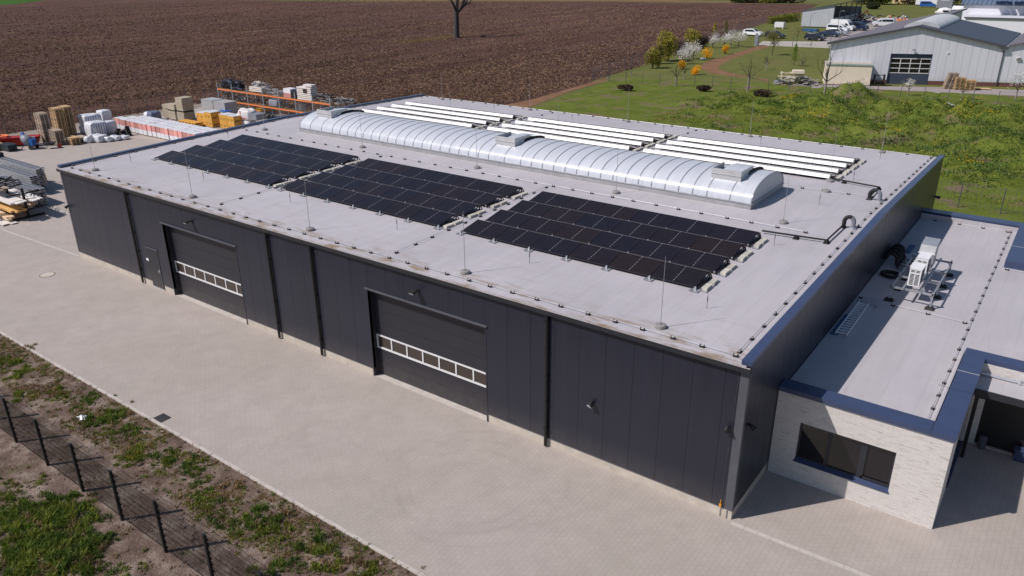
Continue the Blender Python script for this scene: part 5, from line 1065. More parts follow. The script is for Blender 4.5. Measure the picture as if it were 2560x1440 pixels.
m = MB(); m.hexa([q4(a-nn*.3-ux_*.3, zf-.05), q4(b-nn*.3, zf-.05), q4(b-nn*.2, zf-.05), q4(a-nn*.2-ux_*.3, zf-.05)], [q4(a-nn*.3-ux_*.3, zf+.2), q4(b-nn*.3, zf+.2), q4(b-nn*.2, zf+.2), q4(a-nn*.2-ux_*.3, zf+.2)]); m.build('wing_gutter', 'trim_metal', T)
c0 = a+nn*dp_-ux_*1.5; c1 = b+nn*dp_; zh2 = 6.4
m = MB(); m.hexa([q4(c0, 0), q4(c1, 0), q4(c1+nn*20, 0), q4(c0+nn*20, 0)], [q4(c0, zh2), q4(c1, zh2), q4(c1+nn*20, zh2), q4(c0+nn*20, zh2)]); m.build('main_wall', 'light_cladding', T)
m = MB(); m.hexa([q4(c0-nn*.5-ux_*.6, zh2), q4(c1-nn*.5, zh2), q4(c1+nn*12, zh2+4.5), q4(c0+nn*12-ux_*.6, zh2+4.5)], [q4(c0-nn*.5-ux_*.6, zh2+.25), q4(c1-nn*.5, zh2+.25), q4(c1+nn*12, zh2+4.75), q4(c0+nn*12-ux_*.6, zh2+4.75)]); m.build('blue_roof', 'blue_metal_roof', T)
for k in range(4): p = c0+ux_*(22+k*3.2)-nn*.1; q = p+ux_*3; m = MB(); m.hexa([q4(p, 5.4), q4(q, 5.4), q4(q+nn*.08, 5.4), q4(p+nn*.08, 5.4)], [q4(p, 6.6), q4(q, 6.6), q4(q+nn*.08, 6.6), q4(p+nn*.08, 6.6)]); m.build('pale_panel', 'cream_wall', T)
for k in range(9):
    T = thing('roof_solar_panel', f'tilted blue solar panel pair on the white works wing, {ORD[k]} from its car park end', 'solar panel', a+nn*3+ux_*(3.2+k*3.4)+Vector((0, 0, zf+.45)), math.atan2(ux_.y, ux_.x), 'solar panels on the works building')
    m = MB(); m.quad((0, 0, .1), (1.5, 0, .75), (1.5, 5.5, .95), (0, 5.5, .3)); m.quad((1.56, 0, .75), (3.1, 0, .1), (3.1, 5.5, .3), (1.56, 5.5, .95)); m.quad((0, 0, .1), (1.5, 0, .1), (1.5, 0, .74)); local(T, m, 'panels', M('blue_pv', (.035, .045, .12), .15, 0, .1, 1)); m = MB(); m.beam((0, 0, .08), (1.53, 0, .74), .06, .06); m.beam((1.53, 0, .74), (3.1, 0, .08), .06, .06); local(T, m, 'frame', 'galvanised')
# ------------------------------------------------------------------ vehicles
def extr_body(m, prof, w_bot, w_top, zb, zt):
    """side outline (x,z) swept across, narrowing towards the roof"""
    n = len(prof); v = []
    for s in (-1, 1):
        for x, z in prof:
            k = min(1, max(0, (z-zb)/(zt-zb))); wd = w_bot+(w_top-w_bot)*k*k; v.append((x, s*wd/2, z))
    f = [tuple(range(n)), tuple(reversed(range(n, 2*n)))]+[(n+i, n+(i+1) % n, (i+1) % n, i) for i in range(n)]
    m.add(v, f)
def wheels(T, xs, hw, r=.32):
    for x in xs:
        for s in (-1, 1):
            m = MB(); m.tube([(x, s*(hw-.2), r), (x, s*hw, r)], r, 14); wl = local(T, m, 'wheel', 'tyre'); m = MB(); m.tube([(x, s*hw, r), (x, s*(hw+.012), r)], r*.62, 12); m.build('rim', 'hub', wl, world=False)
def lights(T, xf, xr, hw, zf_, zr):
    for s in (-1, 1):
        m = MB(); m.box(xf-.12, s*hw-.16, zf_-.08, xf+.015, s*hw+.16, zf_+.08); local(T, m, 'headlight', 'lamp_clear'); m = MB(); m.box(xr-.015, s*hw-.08, zr-.14, xr+.1, s*hw+.08, zr+.14); local(T, m, 'tail_light', 'lamp_red')
def glass_side(m, poly, wd): 
    for s in (-1, 1):
        p = [(x, s*(wd(z)/2+.008), z) for x, z in poly]; m.quad(*(p if s < 0 else p[::-1]))
def car(lab, loc, rot, paint, kind='hatch', sc=1.):
    T = thing('parked_car' if kind in ('hatch', 'saloon', 'estate') else 'parked_van', lab, 'car' if kind in ('hatch', 'saloon', 'estate') else 'van', loc, rot, 'vehicles on the car park')
    if kind in ('hatch', 'saloon', 'estate'):
        rear = {'hatch': [(-2.0, .95), (-1.75, 1.4)], 'estate': [(-2.1, .95), (-1.9, 1.4)], 'saloon': [(-2.3, .95), (-1.55, 1.02), (-1.0, 1.36)]}[kind]; x0 = rear[0][0]-.05
        pr = [(x0, .3), (x0-.05, .6)]+rear+[(-.9 if kind != 'saloon' else -.6, 1.5), (.2, 1.47), (1.0, 1.0), (1.85, .86), (2.12, .62), (2.1, .28)]; wd = lambda z: 1.78+(1.32-1.78)*min(1, max(0, (z-.55)/.95))**2
        m = MB(); extr_body(m, pr, 1.78, 1.32, .55, 1.5); local(T, m, 'body', paint)
        m = MB(); rx = rear[-1][0]; glass_side(m, [(rx+.2, .98), (.78, .98), (.18, 1.38), (-.7, 1.41), (rx+.22, 1.34)], wd); m.quad((.96, -.64, 1.05), (.96, .64, 1.05), (.3, .6, 1.445), (.3, -.6, 1.445)); m.quad((rear[0][0]+.02, .62, 1.0), (rear[0][0]+.02, -.62, 1.0), (rx-.02, -.58, 1.36), (rx-.02, .58, 1.36)); local(T, m, 'window', 'car_glass')
        wheels(T, (-1.35, 1.3), .89); lights(T, 2.08, x0, .62, .68, .85)
    elif kind in ('van', 'minibus'):
        h = 2.55 if kind == 'van' else 1.95; lw = 5.6 if kind == 'van' else 4.9; xr = -lw/2
        pr = [(xr, .35), (xr-.02, 1.0), (xr+.05, h-.1), (xr+.25, h), (lw/2-1.9, h), (lw/2-1.55, h-.12), (lw/2-.85, 1.3), (lw/2-.15, 1.08), (lw/2, .75), (lw/2, .32)]; wd = lambda z: 1.98+(1.72-1.98)*min(1, max(0, (z-.7)/(h-.7)))**2
        m = MB(); extr_body(m, pr, 1.98, 1.72, .7, h); local(T, m, 'body', paint)
        m = MB(); glass_side(m, [(lw/2-1.95, 1.25), (lw/2-1.0, 1.25), (lw/2-1.6, min(h-.3, 1.8)), (lw/2-1.95, min(h-.3, 1.8))], wd)
        if kind == 'minibus': glass_side(m, [(xr+.2, 1.22), (lw/2-2.1, 1.22), (lw/2-2.1, 1.75), (xr+.25, 1.75)], wd)
        m.quad((lw/2-.83, -.8, 1.33), (lw/2-.83, .8, 1.33), (lw/2-1.53, .74, h-.2), (lw/2-1.53, -.74, h-.2)); local(T, m, 'window', 'car_glass'); wheels(T, (xr+1.0, lw/2-.95), .99, .34); lights(T, lw/2, xr, .75, .85, 1.2)
        m = MB(); m.box(lw/2-.05, -.85, .35, lw/2+.03, .85, .6); local(T, m, 'bumper', 'dark_plastic')
    return T
car('silver white estate car parked at the field corner of the lawn', g(r3(150, 318)), -.05, 'car_white', 'estate')
car('black hatchback nearest the grey hall roof on the lawn edge', g(r3(700, 358)), -.12, 'car_black', 'hatch')
car('dark car half hidden behind a young tree on the lawn', g(r3(345, 338)), -.15, 'car_black', 'hatch')
car('dark blue saloon parked before the minibus', g(r3(835, 326)), -.1, 'car_navy', 'saloon'); car('pale silver car tucked between saloon and minibus', g(r3(905, 312)), -.1, 'car_silver', 'hatch')
car('white minibus with dark side windows before the tall van', g(r3(905, 290)), -.12, 'car_white', 'minibus'); car('tall white panel van behind the minibus', g(r3(945, 272)), -.15, 'car_white', 'van')
car('dark navy van in the row beside the tall white van', g(r3(1075, 268)), -.2, 'car_navy', 'minibus'); car('bright blue van parked far off on the rear meadow', g(r3(1700, 64)), .25, 'blue_paint', 'minibus')
T = car('white crew cab tipper truck with orange load before the scrap yard', g(r3(1300, 235)), PI+.35, 'car_white', 'minibus'); T['category'] = 'truck'
m = MB(); m.box(-6.2, -1.0, .8, -2.6, 1.0, .95); m.box(-6.2, -1.0, .95, -6.1, 1.0, 1.4); m.box(-2.75, -1.0, .95, -2.6, 1.0, 1.9); local(T, m, 'flatbed', 'grey_plastic'); wheels(T, (-5.0,), .95, .34); m = MB(); m.box(-5.9, -.9, 1.0, -3.6, .9, 1.7); local(T, m, 'load', 'orange_paint')
T = thing('trailer', 'low blue car trailer behind the black hatchback', 'trailer', g(r3(660, 298)), -.1); m = MB(); m.box(-1.7, -.8, .5, 1.7, .8, 1.05); local(T, m, 'box', 'blue_sheet'); wheels(T, (0,), .9, .28); m = MB(); m.beam((1.7, 0, .5), (2.8, 0, .5), .08, .08); local(T, m, 'drawbar', 'rust_black')
a = g(r3(385, 252)); m = MB(); m.box(a.x-1.1, a.y-.7, .3, a.x+1.2, a.y+.7, 1.5); m.box(a.x-1.0, a.y-.6, 0, a.x-.7, a.y+.6, .3); m.box(a.x+.8, a.y-.6, 0, a.x+1.1, a.y+.6, .3); tag(m.build('white_tank', 'pack_white'), 'white box tank on blocks beside the field fence', 'tank')
scrapx = g(r3(1190, 205)); T = thing('scrap_yard_pile', 'tangle of orange and grey machinery beside the open shed', 'machinery', scrapx, .2); rr = random.Random(12)
for mt, n in (('rust_black', 40), ('orange_paint', 12), ('grey_plastic', 26), ('timber_white', 10)):
    m = MB()
    for k in range(n): c = Vector((rr.uniform(-6, 9), rr.uniform(-3, 6), rr.uniform(.2, 1.9))); d = Vector((rr.uniform(-1, 1), rr.uniform(-.6, .6), rr.uniform(-.5, .5)))*.9; m.beam(c-d, c+d, .25, .22)
    if mt != 'timber_white': local(T, m, {'rust_black': 'dark_steel', 'orange_paint': 'orange_arm', 'grey_plastic': 'grey_block'}[mt], mt)
    else:
        for k in range(n): c = Vector((rr.uniform(-6, 9), rr.uniform(-3, 6), rr.uniform(.2, 1.9))); d = Vector((rr.uniform(-1, 1), rr.uniform(-.6, .6), rr.uniform(-.5, .5)))*.9; m = MB(); m.beam(c-d, c+d, .25, .22); local(T, m, 'pale_beam', mt)
a = g(r3(1065, 185)); T = thing('excavator', 'small dark excavator with an orange flank beside the shed', 'excavator', a); m = MB(); m.box(-1, -.9, .6, 1, .9, 2.6); local(T, m, 'cab', 'dark_plastic'); m = MB(); m.box(-1.2, -1.0, .6, 0, .9, 1.3); local(T, m, 'body', 'orange_paint'); m = MB(); m.box(-1.3, -1.1, 0, 1.3, -.6, .6); m.box(-1.3, .6, 0, 1.3, 1.1, .6); local(T, m, 'track', 'tyre'); m = MB(); m.beam((1, 0, 1.2), (2.6, 0, 2.8), .3, .3); m.beam((2.6, 0, 2.8), (3.6, 0, .8), .25, .25); local(T, m, 'arm', 'orange_paint')
a = g(r3(1905, 188)); T = thing('parked_van', 'white truck seen from behind beside the works building', 'truck', a, 1.2); m = MB(); m.box(-3, -1.1, .7, 3, 1.1, 3.0); local(T, m, 'body', 'car_white'); wheels(T, (-1.8, 1.8), 1.1, .45); m = MB(); m.box(-3.02, -.9, 2.4, -3.0, .9, 2.9); local(T, m, 'window', 'car_glass'); m = MB(); m.box(3.0, -1.05, .7, 4.6, 1.05, 2.4); local(T, m, 'cab', 'car_white')
a = g(r3(1975, 165)); T = thing('tank_trailer', 'white round tank beside the corner of the works building', 'tank', a); m = MB(); m.tube([(-2, 0, 2.2), (-1.8, 0, 2.2), (1.8, 0, 2.2), (2, 0, 2.2)], [.9, 1.25, 1.25, .9], 16); local(T, m, 'tank', 'car_white', smooth=True); m = MB(); m.box(-1.8, -.8, .3, 1.8, .8, 1.0); local(T, m, 'chassis', 'rust_black'); wheels(T, (-1.2, 1.2), .9, .42)
a = g(r3(1850, 140)); T = thing('machine_cover', 'yellow and white tarpaulin covers heaped by the meadow', 'tarpaulin', a); m = MB(); m.blob((0, 0, .9), (2.6, 1.6, 1.3), 3, .3, flat=-.9); local(T, m, 'white_cover', 'white_tarp', smooth=True); m = MB(); m.blob((2.2, -1, .8), (1.0, .9, 1.2), 5, .3, flat=-.8); local(T, m, 'yellow_cover', 'tarp_yellow', smooth=True)
a = g(r3(1845, 76)); m = MB(); m.prism([(a.x-2.4, a.y), (a.x+2.4, a.y), (a.x+2.4, a.y+3), (a.x-2.4, a.y+3)], .2, 4.2); T = tag(m.build('site_trailer', 'grey_plastic'), 'grey site trailer with a pale sign on the rear meadow', 'trailer'); m = MB(); m.box(a.x-1.2, a.y-.03, 2.6, a.x+1.3, a.y-.01, 3.6); m.build('sign', 'pack_white', T)
a = g(r3(1780, 52)); m = MB(); m.box(a.x-7, a.y, .3, a.x+4, a.y+2.5, 2.2); tag(m.build('long_caravan', 'pack_white'), 'long low white trailer behind the bright blue van', 'trailer')
def lamp(lab, X, h):
    T = thing('street_lamp', lab, 'street lamp', X); m = MB(); m.tube([(0, 0, 0), (0, 0, h)], [.06, .04], 8); local(T, m, 'pole', 'trim_metal'); m = MB(); m.tube([(0, 0, h), (.7, 0, h+.12)], .03, 6); m.box(.5, -.12, h+.08, 1.0, .12, h+.2); local(T, m, 'lamp_head', 'grey_plastic')
lamp('slim street lamp at the fence corner behind the white estate car', g(r4(2268, 300)), 3.6); lamp('slim street lamp standing among the parked vans', g(r3(893, 318)), 5.2); lamp('thin lamp post in the gap before the corrugated shed', g(r3(655, 252)), 3.4)
for i, (x0, x1, lab) in enumerate(((1388, 1440, 'cream house wall among dark trees, nearer the shed'), (1628, 1700, 'cream house wall among dark trees, behind the blue van'))):
    a, b = g(r3(x0, 30)), g(r3(x1, 30)); T = thing('house', lab, 'house', a); m = MB(); m.box(0, 0, 0, b.x-a.x+3, 9, 7); local(T, m, 'wall', 'cream_render'); m = MB(); m.profx([(-.5, 7), (9.5, 7), (4.5, 11)], -.5, b.x-a.x+3.5); local(T, m, 'roof', 'brick_plinth')
# ------------------------------------------------------------------ fences of the neighbourhood
def fence(lab, pts, h, r=.035, mesh=None, name='wire_fence', mat='trim_metal', wires=(.3, .9, 1.5)):
    T = thing(name, lab, 'fence', pts[0]); o = T.location; pm = MB(); pm.tube([(0, 0, -.1), (0, 0, h)], r, 6); first = None
    for p in pts:
        q = Vector(p)-o
        if first is None: first = pm.build('post', mat, T, world=False); first.location = q
        else: dup1(first, T, q)
    m = MB()
    for u, v in zip(pts, pts[1:]):
        for z in wires: m.beam(Vector(u)+Vector((0, 0, z*h/1.6)), Vector(v)+Vector((0, 0, z*h/1.6)), .012, .012)
        if mesh:
            n = max(2, int((Vector(v)-Vector(u)).length/mesh))
            for k in range(n): p = Vector(u)+(Vector(v)-Vector(u))*k/n; m.beam(p, p+Vector((0, 0, h*.96)), .012, .012)
    m.build('wire_mesh', mat, T); return T
def line(a, b, sp): a, b = Vector((*a, 0)), Vector((*b, 0)); n = max(1, round((b-a).length/sp)); return [a+(b-a)*k/n for k in range(n+1)]
fence('thin wire fence between the mounds and the grey hall lawn', line((-12, 80.2), (12, 85.2), 2.5)[:-1]+line((12, 85.2), (38, 90.5), 2.6)[:-1]+line((38, 90.5), (80, 101), 2.7), 1.5)
T = thing('fence_brace', 'crossed dark brace struts at the fence corner post by the scrap heap', 'brace', (18, 86.4, 0)); m = MB(); m.beam((18.0, 86.3, 1.4), (15.4, 85.9, .05), .06, .06); m.beam((18.0, 86.3, 1.4), (20.4, 86.8, .05), .06, .06); m.build('strut', 'trim_metal', T)
fence('tall dark mesh fence between the ploughed field and the garden', line((-12.4, 81), (-14.9, 102), 3.0)[:-1]+line((-14.9, 102), (-19.6, 130), 3.2)[:-1]+line((-19.6, 130), (-24.2, 160), 3.4)[:-1]+line((-24.2, 160), (-28.6, 198), 3.6), 2.0, .04, .35, 'mesh_fence')
fence('dark wire fence along the field side of the storage yard', line((-42.9, -12), (-42.9, 37.2), 2.55)[:-1]+line((-42.9, 37.2), (-11, 37.2), 2.6), 1.9, .04, .6)
fence('dark fence with slim posts behind the office annex', line((33.3, 40.9), (80, 41), 2.66), 1.8, .035, .3)
fence('open post fence along the concrete path by the car park', line((-10.4, 142.2), (3.4, 144.4), 3.4)[:-1]+line((3.4, 144.4), (14, 146.5), 3.4), 1.9, .06)
m = MB(); a = g(r3(180, 405)); m.box(a.x-.35, a.y-.35, 0, a.x+.35, a.y+.35, 2.0); tag(m.build('gate_pillar', 'grey_plastic'), 'grey gate pillar at the field end of the concrete path', 'pillar')
# ------------------------------------------------------------------ vegetation
def leafquads(m, c, s, rr, n=1):
    for _ in range(n):
        a, b = rr.uniform(0, 2*PI), rr.uniform(-.9, .9); d = Vector((math.cos(a)*math.cos(b), math.sin(a)*math.cos(b), math.sin(b))); e = d.orthogonal().normalized(); e.rotate(Matrix.Rotation(rr.uniform(0, 6.28), 3, d)); d = d*s*rr.uniform(.7, 1.3); e = e*s*rr.uniform(.35, .6)
        m.quad(c-d*.5-e*.2, c+e*.6-d*.05, c+d*.6, c-e*.6+d*.05)
def grow(m, p, d, ln, r, depth, rr, tips, spread=.55, up=.15, kids=(2, 4), n=5, shrink=.68):
    pts = [p]; rad = [r]; q = p.copy(); dd = d.copy()
    for k in range(3):
        dd = (dd+Vector((rr.uniform(-.2, .2), rr.uniform(-.2, .2), rr.uniform(-.05, .2)*up*4))).normalized(); q = q+dd*ln/3; pts.append(q.copy()); rad.append(r*(1-.5*(k+1)/3))
    m.tube(pts, rad, n if depth > 1 else 3, False)
    if depth <= 0: tips.append(q); return
    for k in range(rr.randint(*kids)):
        i = rr.choice((1, 2, 3)) if k else 3; a = rr.uniform(0, 2*PI); o = dd.orthogonal().normalized(); o.rotate(Matrix.Rotation(a, 3, dd)); nd = (dd+o*rr.uniform(spread*.6, spread*1.5)+Vector((0, 0, up))).normalized()
        grow(m, pts[i], nd, ln*rr.uniform(shrink*.8, shrink*1.1), rad[i]*.72, depth-1, rr, tips, spread, up, kids, n, shrink)
def tree(name, lab, cat, X, h, seed, trunk_r, bark, depth=4, bole=.3, leaf=None, leafn=6, ls=.12, lr=.35, spread=.55, up=.15, kids=(2, 4), grp=None, shrink=.7):
    rr = random.Random(seed); X = Vector((X[0], X[1], 0)); T = thing(name, lab, cat, X, 0, grp); m = MB(); bh = h*bole
    m.tube([(0, 0, -.1), (0, 0, .12*bh), (trunk_r*.3, 0, bh*.6), (trunk_r*.4, .0, bh)], [trunk_r*1.45, trunk_r*1.1, trunk_r*.95, trunk_r*.85], 10, False); local(T, m, 'trunk', bark, smooth=True)
    m = MB(); tips = []; top = Vector((trunk_r*.4, 0, bh)); L0 = (h-bh)/(1+shrink+shrink**2+.2)*.95
    grow(m, top, Vector((.05, 0, 1)), L0, trunk_r*.8, depth, rr, tips, spread, up, kids, 6, shrink)
    for k in range(4): a = 2*PI*k/4+rr.uniform(-.5, .5); grow(m, top-Vector((0, 0, bh*rr.uniform(0, .25))), Vector((math.cos(a)*.8, math.sin(a)*.8, .75)).normalized(), L0*rr.uniform(.8, 1.05), trunk_r*.55, depth-1, rr, tips, spread, up, kids, 6, shrink)
    local(T, m, 'branches', bark if bark == 'bark' else 'twig')
    if leaf:
        m = MB()
        for t in tips:
            for _ in range(leafn): c = t+Vector((rr.gauss(0, lr), rr.gauss(0, lr), rr.gauss(0, lr)*.8)); leafquads(m, c, ls, rr)
        local(T, m, 'crown', leaf)
    return T
def bush(name, lab, cat, X, rx, h, seed, leaf, n=1500, ls=.2, grp=None, lobes=7, base=.05, ry=None, stem=True):
    rr = random.Random(seed); T = thing(name, lab, cat, (X[0], X[1], 0), 0, grp); m = MB(); ry = ry or rx
    lb = [(rr.uniform(-.5, .5)*rx, rr.uniform(-.5, .5)*ry, h*rr.uniform(.3, .72), rr.uniform(.38, .62)) for _ in range(lobes)]
    for k in range(n):
        x, y, z, s = rr.choice(lb); d = Vector((rr.gauss(0, 1), rr.gauss(0, 1), rr.gauss(0, 1))).normalized()*rr.uniform(.45, 1)**.5
        c = Vector((x+d.x*rx*s, y+d.y*ry*s, max(base, min(h*1.05, z+d.z*h*s*.75)))); leafquads(m, c, ls, rr)
    local(T, m, 'foliage', leaf)
    if stem:
        m = MB()
        for k in range(5): a = rr.uniform(0, 6.28); m.tube([(0, 0, -.05), (math.cos(a)*rx*.2, math.sin(a)*ry*.2, h*.3), (math.cos(a)*rx*.4, math.sin(a)*ry*.4, h*.6)], [.05, .04, .015], 4, False)
        local(T, m, 'stem', 'twig')
    return T
# the lone field tree
tree('bare_tree', 'large leafless tree standing alone in the ploughed field', 'tree', (-73.78, 122.82), 17, 5, .62, 'bark', 6, .37, None, spread=.5, up=.14, kids=(2, 4), shrink=.72)
X = (-73.5, 122); rr = random.Random(8)
T = thing('dry_grass_patch', 'patch of dry grass round the foot of the lone field tree', 'dry grass', (-74, 121, 0)); m = MB()
for k in range(5200):
    d = abs(rr.gauss(0, 1)); c = Vector((-75.4+rr.gauss(0, .8), 116.5+rr.gauss(0, 4.6), .05)); a = rr.uniform(0, 6.28); e = Vector((math.cos(a), math.sin(a), 0))*.05; tp = c+Vector((rr.uniform(-.15, .15), rr.uniform(-.15, .15), rr.uniform(.15, .35))); m.quad(c-e, c+e, tp)
m.build('blades', 'dry_blade', T); T['kind'] = 'stuff'
g4 = lambda a, b: g(r4(a, b))
sh = 'garden shrubs along the field fence'
bush('willow_tree', 'tall yellow-green willow bush along the field fence', 'tree', g4(1560, 612), 2.1, 5.0, 1, 'willow_leaf', 3600, .26, sh, 10)
bush('willow_bush', 'round yellow-green bush at the near end of the hedge row', 'bush', g4(1405, 684), 1.35, 3.3, 2, 'willow_leaf', 2300, .22, sh, 7); bush('willow_bush', 'smaller olive bush between the round bush and the tall willow', 'bush', g4(1470, 640), 1.1, 3.4, 12, 'olive_leaf', 1500, .22, sh)
bush('willow_bush', 'domed yellow-green bush behind the blossoming trees', 'bush', g4(1810, 480), 2.2, 3.5, 3, 'willow_leaf', 2200, .28, sh); bush('brown_bush', 'brown leafless bush behind the tall willow', 'bush', g4(1680, 560), 1.6, 2.6, 4, 'brown_brush', 1500, .22, sh); bush('brown_bush', 'dark brown bush between domed bush and blossom trees', 'bush', g4(1905, 480), 1.3, 2.4, 5, 'brown_brush', 1200, .22, sh)
for i, (q, h, s) in enumerate((((1700, 640), 2.9, 1), ((1812, 600), 3.1, 2), ((1765, 590), 2.8, 7), ((2005, 480), 2.6, 3), ((2120, 480), 2.6, 4), ((2190, 460), 2.9, 5), ((2262, 470), 3.3, 6))):
    tree('blossom_tree', f'white blossoming fruit tree in the garden row, {ORD[i]} from the mounds', 'tree', g4(*q), h, 20+s, .07, 'twig', 3, .32, 'blossom', 18, .17, .34, .6, .1, (2, 3), 'blossom trees in the garden')
for i, (q, h, rx) in enumerate((((1835, 748), 1.35, .75), ((1712, 692), 1.45, .75), ((1953, 585), 1.8, 1.05), ((2127, 542), 1.65, 1.0))):
    bush('forsythia', f'bright yellow forsythia bush, {("nearest the mounds","behind the bare sapling","tall one beside the white stone","farthest up the garden")[i]}', 'bush', g4(*q), rx, h, 30+i, 'forsythia', 900, .15, 'yellow bushes in the garden', 6, .2)
m = MB(); a = g4(1910, 597); m.blob((a.x, a.y, .15), (.45, .3, .2), 2, .2); tag(m.build('white_stone', 'pack_white', smooth=True), 'white stone on the lawn beside a forsythia bush', 'stone')
for i, (q, h, lf) in enumerate((((2020, 372), 3.1, 'willow_leaf'), ((2132, 352), 3.2, 'olive_leaf'))):
    X = g4(*q); rr = random.Random(50+i); T = thing('poplar', ('slim upright yellow-green poplar behind the blossom row', 'slim upright brownish poplar nearer the white car')[i], 'tree', X); m = MB()
    for k in range(700): z = rr.uniform(.3, h); w_ = .55*(1-(z/h-.35)**2*1.6); leafquads(m, Vector((rr.gauss(0, w_*.5), rr.gauss(0, w_*.5), z)), .2, rr)
    local(T, m, 'crown', lf); m = MB(); m.tube([(0, 0, 0), (0, 0, h*.8)], [.06, .02], 5); local(T, m, 'trunk', 'twig')
for i, (q, h, s, d) in enumerate((((955, 812), 2.3, 1, 2), ((1190, 746), 2.2, 2, 2), ((1632, 862), 3.6, 3, 5), ((1720, 790), 2.4, 5, 2), ((2352, 914), 5.0, 4, 6), ((2540, 700), 2.6, 6, 4))):
    tree('bare_sapling', f'bare young tree in the garden, {ORD[i]} in the row from the field corner', 'tree', g4(*q), h, 60+s, .05+.012*h, 'pale_bark', d, .38, None, spread=.55, up=.2, kids=(2, 3), grp='bare young trees beyond the meadow', shrink=.72)
tree('bare_tree', 'tall bare tree with pale trunk before the cream container', 'tree', g(r3(782, 852)), 7.6, 71, .13, 'pale_bark', 6, .3, None, spread=.5, up=.28, kids=(2, 3), shrink=.72)
tree('young_tree', 'young tree with olive leaves before the concrete path', 'tree', g(r3(320, 492)), 4.2, 72, .07, 'twig', 3, .42, 'olive_leaf', 9, .2, .4, grp='leafing young trees on the lawn'); tree('young_tree', 'faint brown young tree before the dark car', 'tree', g(r3(535, 400)), 4.3, 73, .06, 'twig', 3, .4, 'olive_leaf', 5, .18, .4, grp='leafing young trees on the lawn')
X = g(r3(512, 585)); rr = random.Random(74); T = thing('larch', 'bright green slender conifer on the middle of the lawn', 'tree', X); m = MB()
for k in range(800): z = rr.uniform(.7, 3.4)**1.0; w_ = .75*(1-z/3.7)+.06; leafquads(m, Vector((rr.gauss(0, w_*.6), rr.gauss(0, w_*.6), z)), .15, rr)
local(T, m, 'crown', 'young_leaf'); m = MB(); m.tube([(0, 0, 0), (0, 0, 3.3)], [.06, .015], 6); local(T, m, 'trunk', 'twig')
tree('bare_shrub', 'bare dark shrub beside the bright green conifer', 'shrub', g(r3(590, 590)), 2.3, 75, .06, 'bark', 3, .15, None, spread=.9, up=.1, kids=(3, 4)); tree('bare_sapling', 'thin pale sapling between the lone bare tree and the conifer', 'tree', g(r3(268, 625)), 3.0, 76, .04, 'pale_bark', 2, .5, None, kids=(2, 2))
for i, (q, h) in enumerate((((1525, 852), 2.2), ((2000, 885), 2.2), ((2478, 900), 3.6))):
    tree('blossom_tree', ('small white blossoming tree before the glazed gate', 'small greenish tree before the pallet stacks', 'cream blossoming tree at the joint of the two grey halls')[i], 'tree', g(r3(*q)), h, 80+i, .045+.01*h, 'pale_bark', 3, .45, ('blossom', 'olive_leaf', 'blossom')[i], (9, 5, 9)[i], .13, .22, .55, .12, (2, 3), 'small trees along the service road')
for i, (q, rx) in enumerate((((1140, 905), 1.5), ((1910, 915), 1.1), ((2480, 965), 1.6))):
    bush('brush_heap', f'heap of dead brown brushwood on the meadow edge, {("nearest the field","middle","nearest the mounds")[i]} one', 'brushwood', g4(*q), rx, .85, 90+i, 'brown_brush', 900, .22, 'brushwood heaps on the meadow', 6, .03, rx*.6, False)
a, b = g(r3(300, 212)), g(r3(545, 182)); rr = random.Random(95); T = thing('hedge', 'clipped green hedge between the ploughed field and the shed', 'hedge', a); m = MB()
for k in range(2600): t = rr.random(); c = (b-a)*t+Vector((rr.gauss(0, .55), rr.gauss(0, .5), 0)); c.z = rr.uniform(.1, 1.75+.45*t); leafquads(m, c, .34, rr)
local(T, m, 'foliage', 'hedge_leaf')
for i, (q, rx, h, lf) in enumerate((((1140, 35), 5, 5.5, 'olive_leaf'), ((1230, 40), 6, 6.5, 'dark_foliage'), ((1300, 42), 4, 6, 'hedge_leaf'), ((1340, 38), 4.5, 6, 'dark_foliage'), ((1500, 40), 5.5, 8, 'dark_foliage'), ((1570, 42), 5, 8, 'brown_brush'), ((1760, 44), 7, 8.5, 'dark_foliage'), ((1880, 46), 6, 8.5, 'dark_foliage'), ((1960, 48), 6, 8.5, 'brown_brush'), ((1205, 80), 2.6, 2.2, 'dark_foliage'), ((20, 22), 5, 1.8, 'dark_foliage'), ((120, 22), 6, 1.7, 'brown_brush'), ((260, 24), 6, 2.2, 'olive_leaf'), ((380, 24), 5, 1.9, 'dark_foliage'), ((480, 24), 6, 2.2, 'brown_brush'))):
    bush('far_shrub', f'far shrub mass behind field and shed, {ORD[i]} of the loose row', 'shrub', g(r3(*q)), rx, h, 100+i, lf, 1100, .7, 'far shrubs behind the field', 7)
# ground cover
def blades(m, c, h, w_, rr, lean=.5):
    a = rr.uniform(0, 6.28); e = Vector((math.cos(a), math.sin(a), 0))*w_; b = rr.uniform(0, 6.28); l = rr.uniform(.2, 1)*lean*h; mid = c+Vector((math.cos(b)*l*.4, math.sin(b)*l*.4, h*.6)); tp = c+Vector((math.cos(b)*l, math.sin(b)*l, h*rr.uniform(.75, 1)))
    n = len(m.v); m.v += [tuple(c-e), tuple(c+e), tuple(mid+e*.7), tuple(mid-e*.7), tuple(tp)]; m.f += [(n, n+1, n+2, n+3), (n+3, n+2, n+4)]
rr = random.Random(200); gm, dm, wm, km, fm = MB(), MB(), MB(), MB(), MB()
def tuft(x, y, r, n, kind, h=.2):
    tgt = {'g': gm, 'd': dm, 'w': wm, 'k': km}[kind]
    for _ in range(n):
        a, q = rr.uniform(0, 6.28), r*rr.random()**.7; c = Vector((x+q*math.cos(a), y+q*math.sin(a), -.01)); blades(tgt, c, h*rr.uniform(.5, 1.2)*(1.15-.6*q/r), rr.uniform(.008, .018), rr, .8)
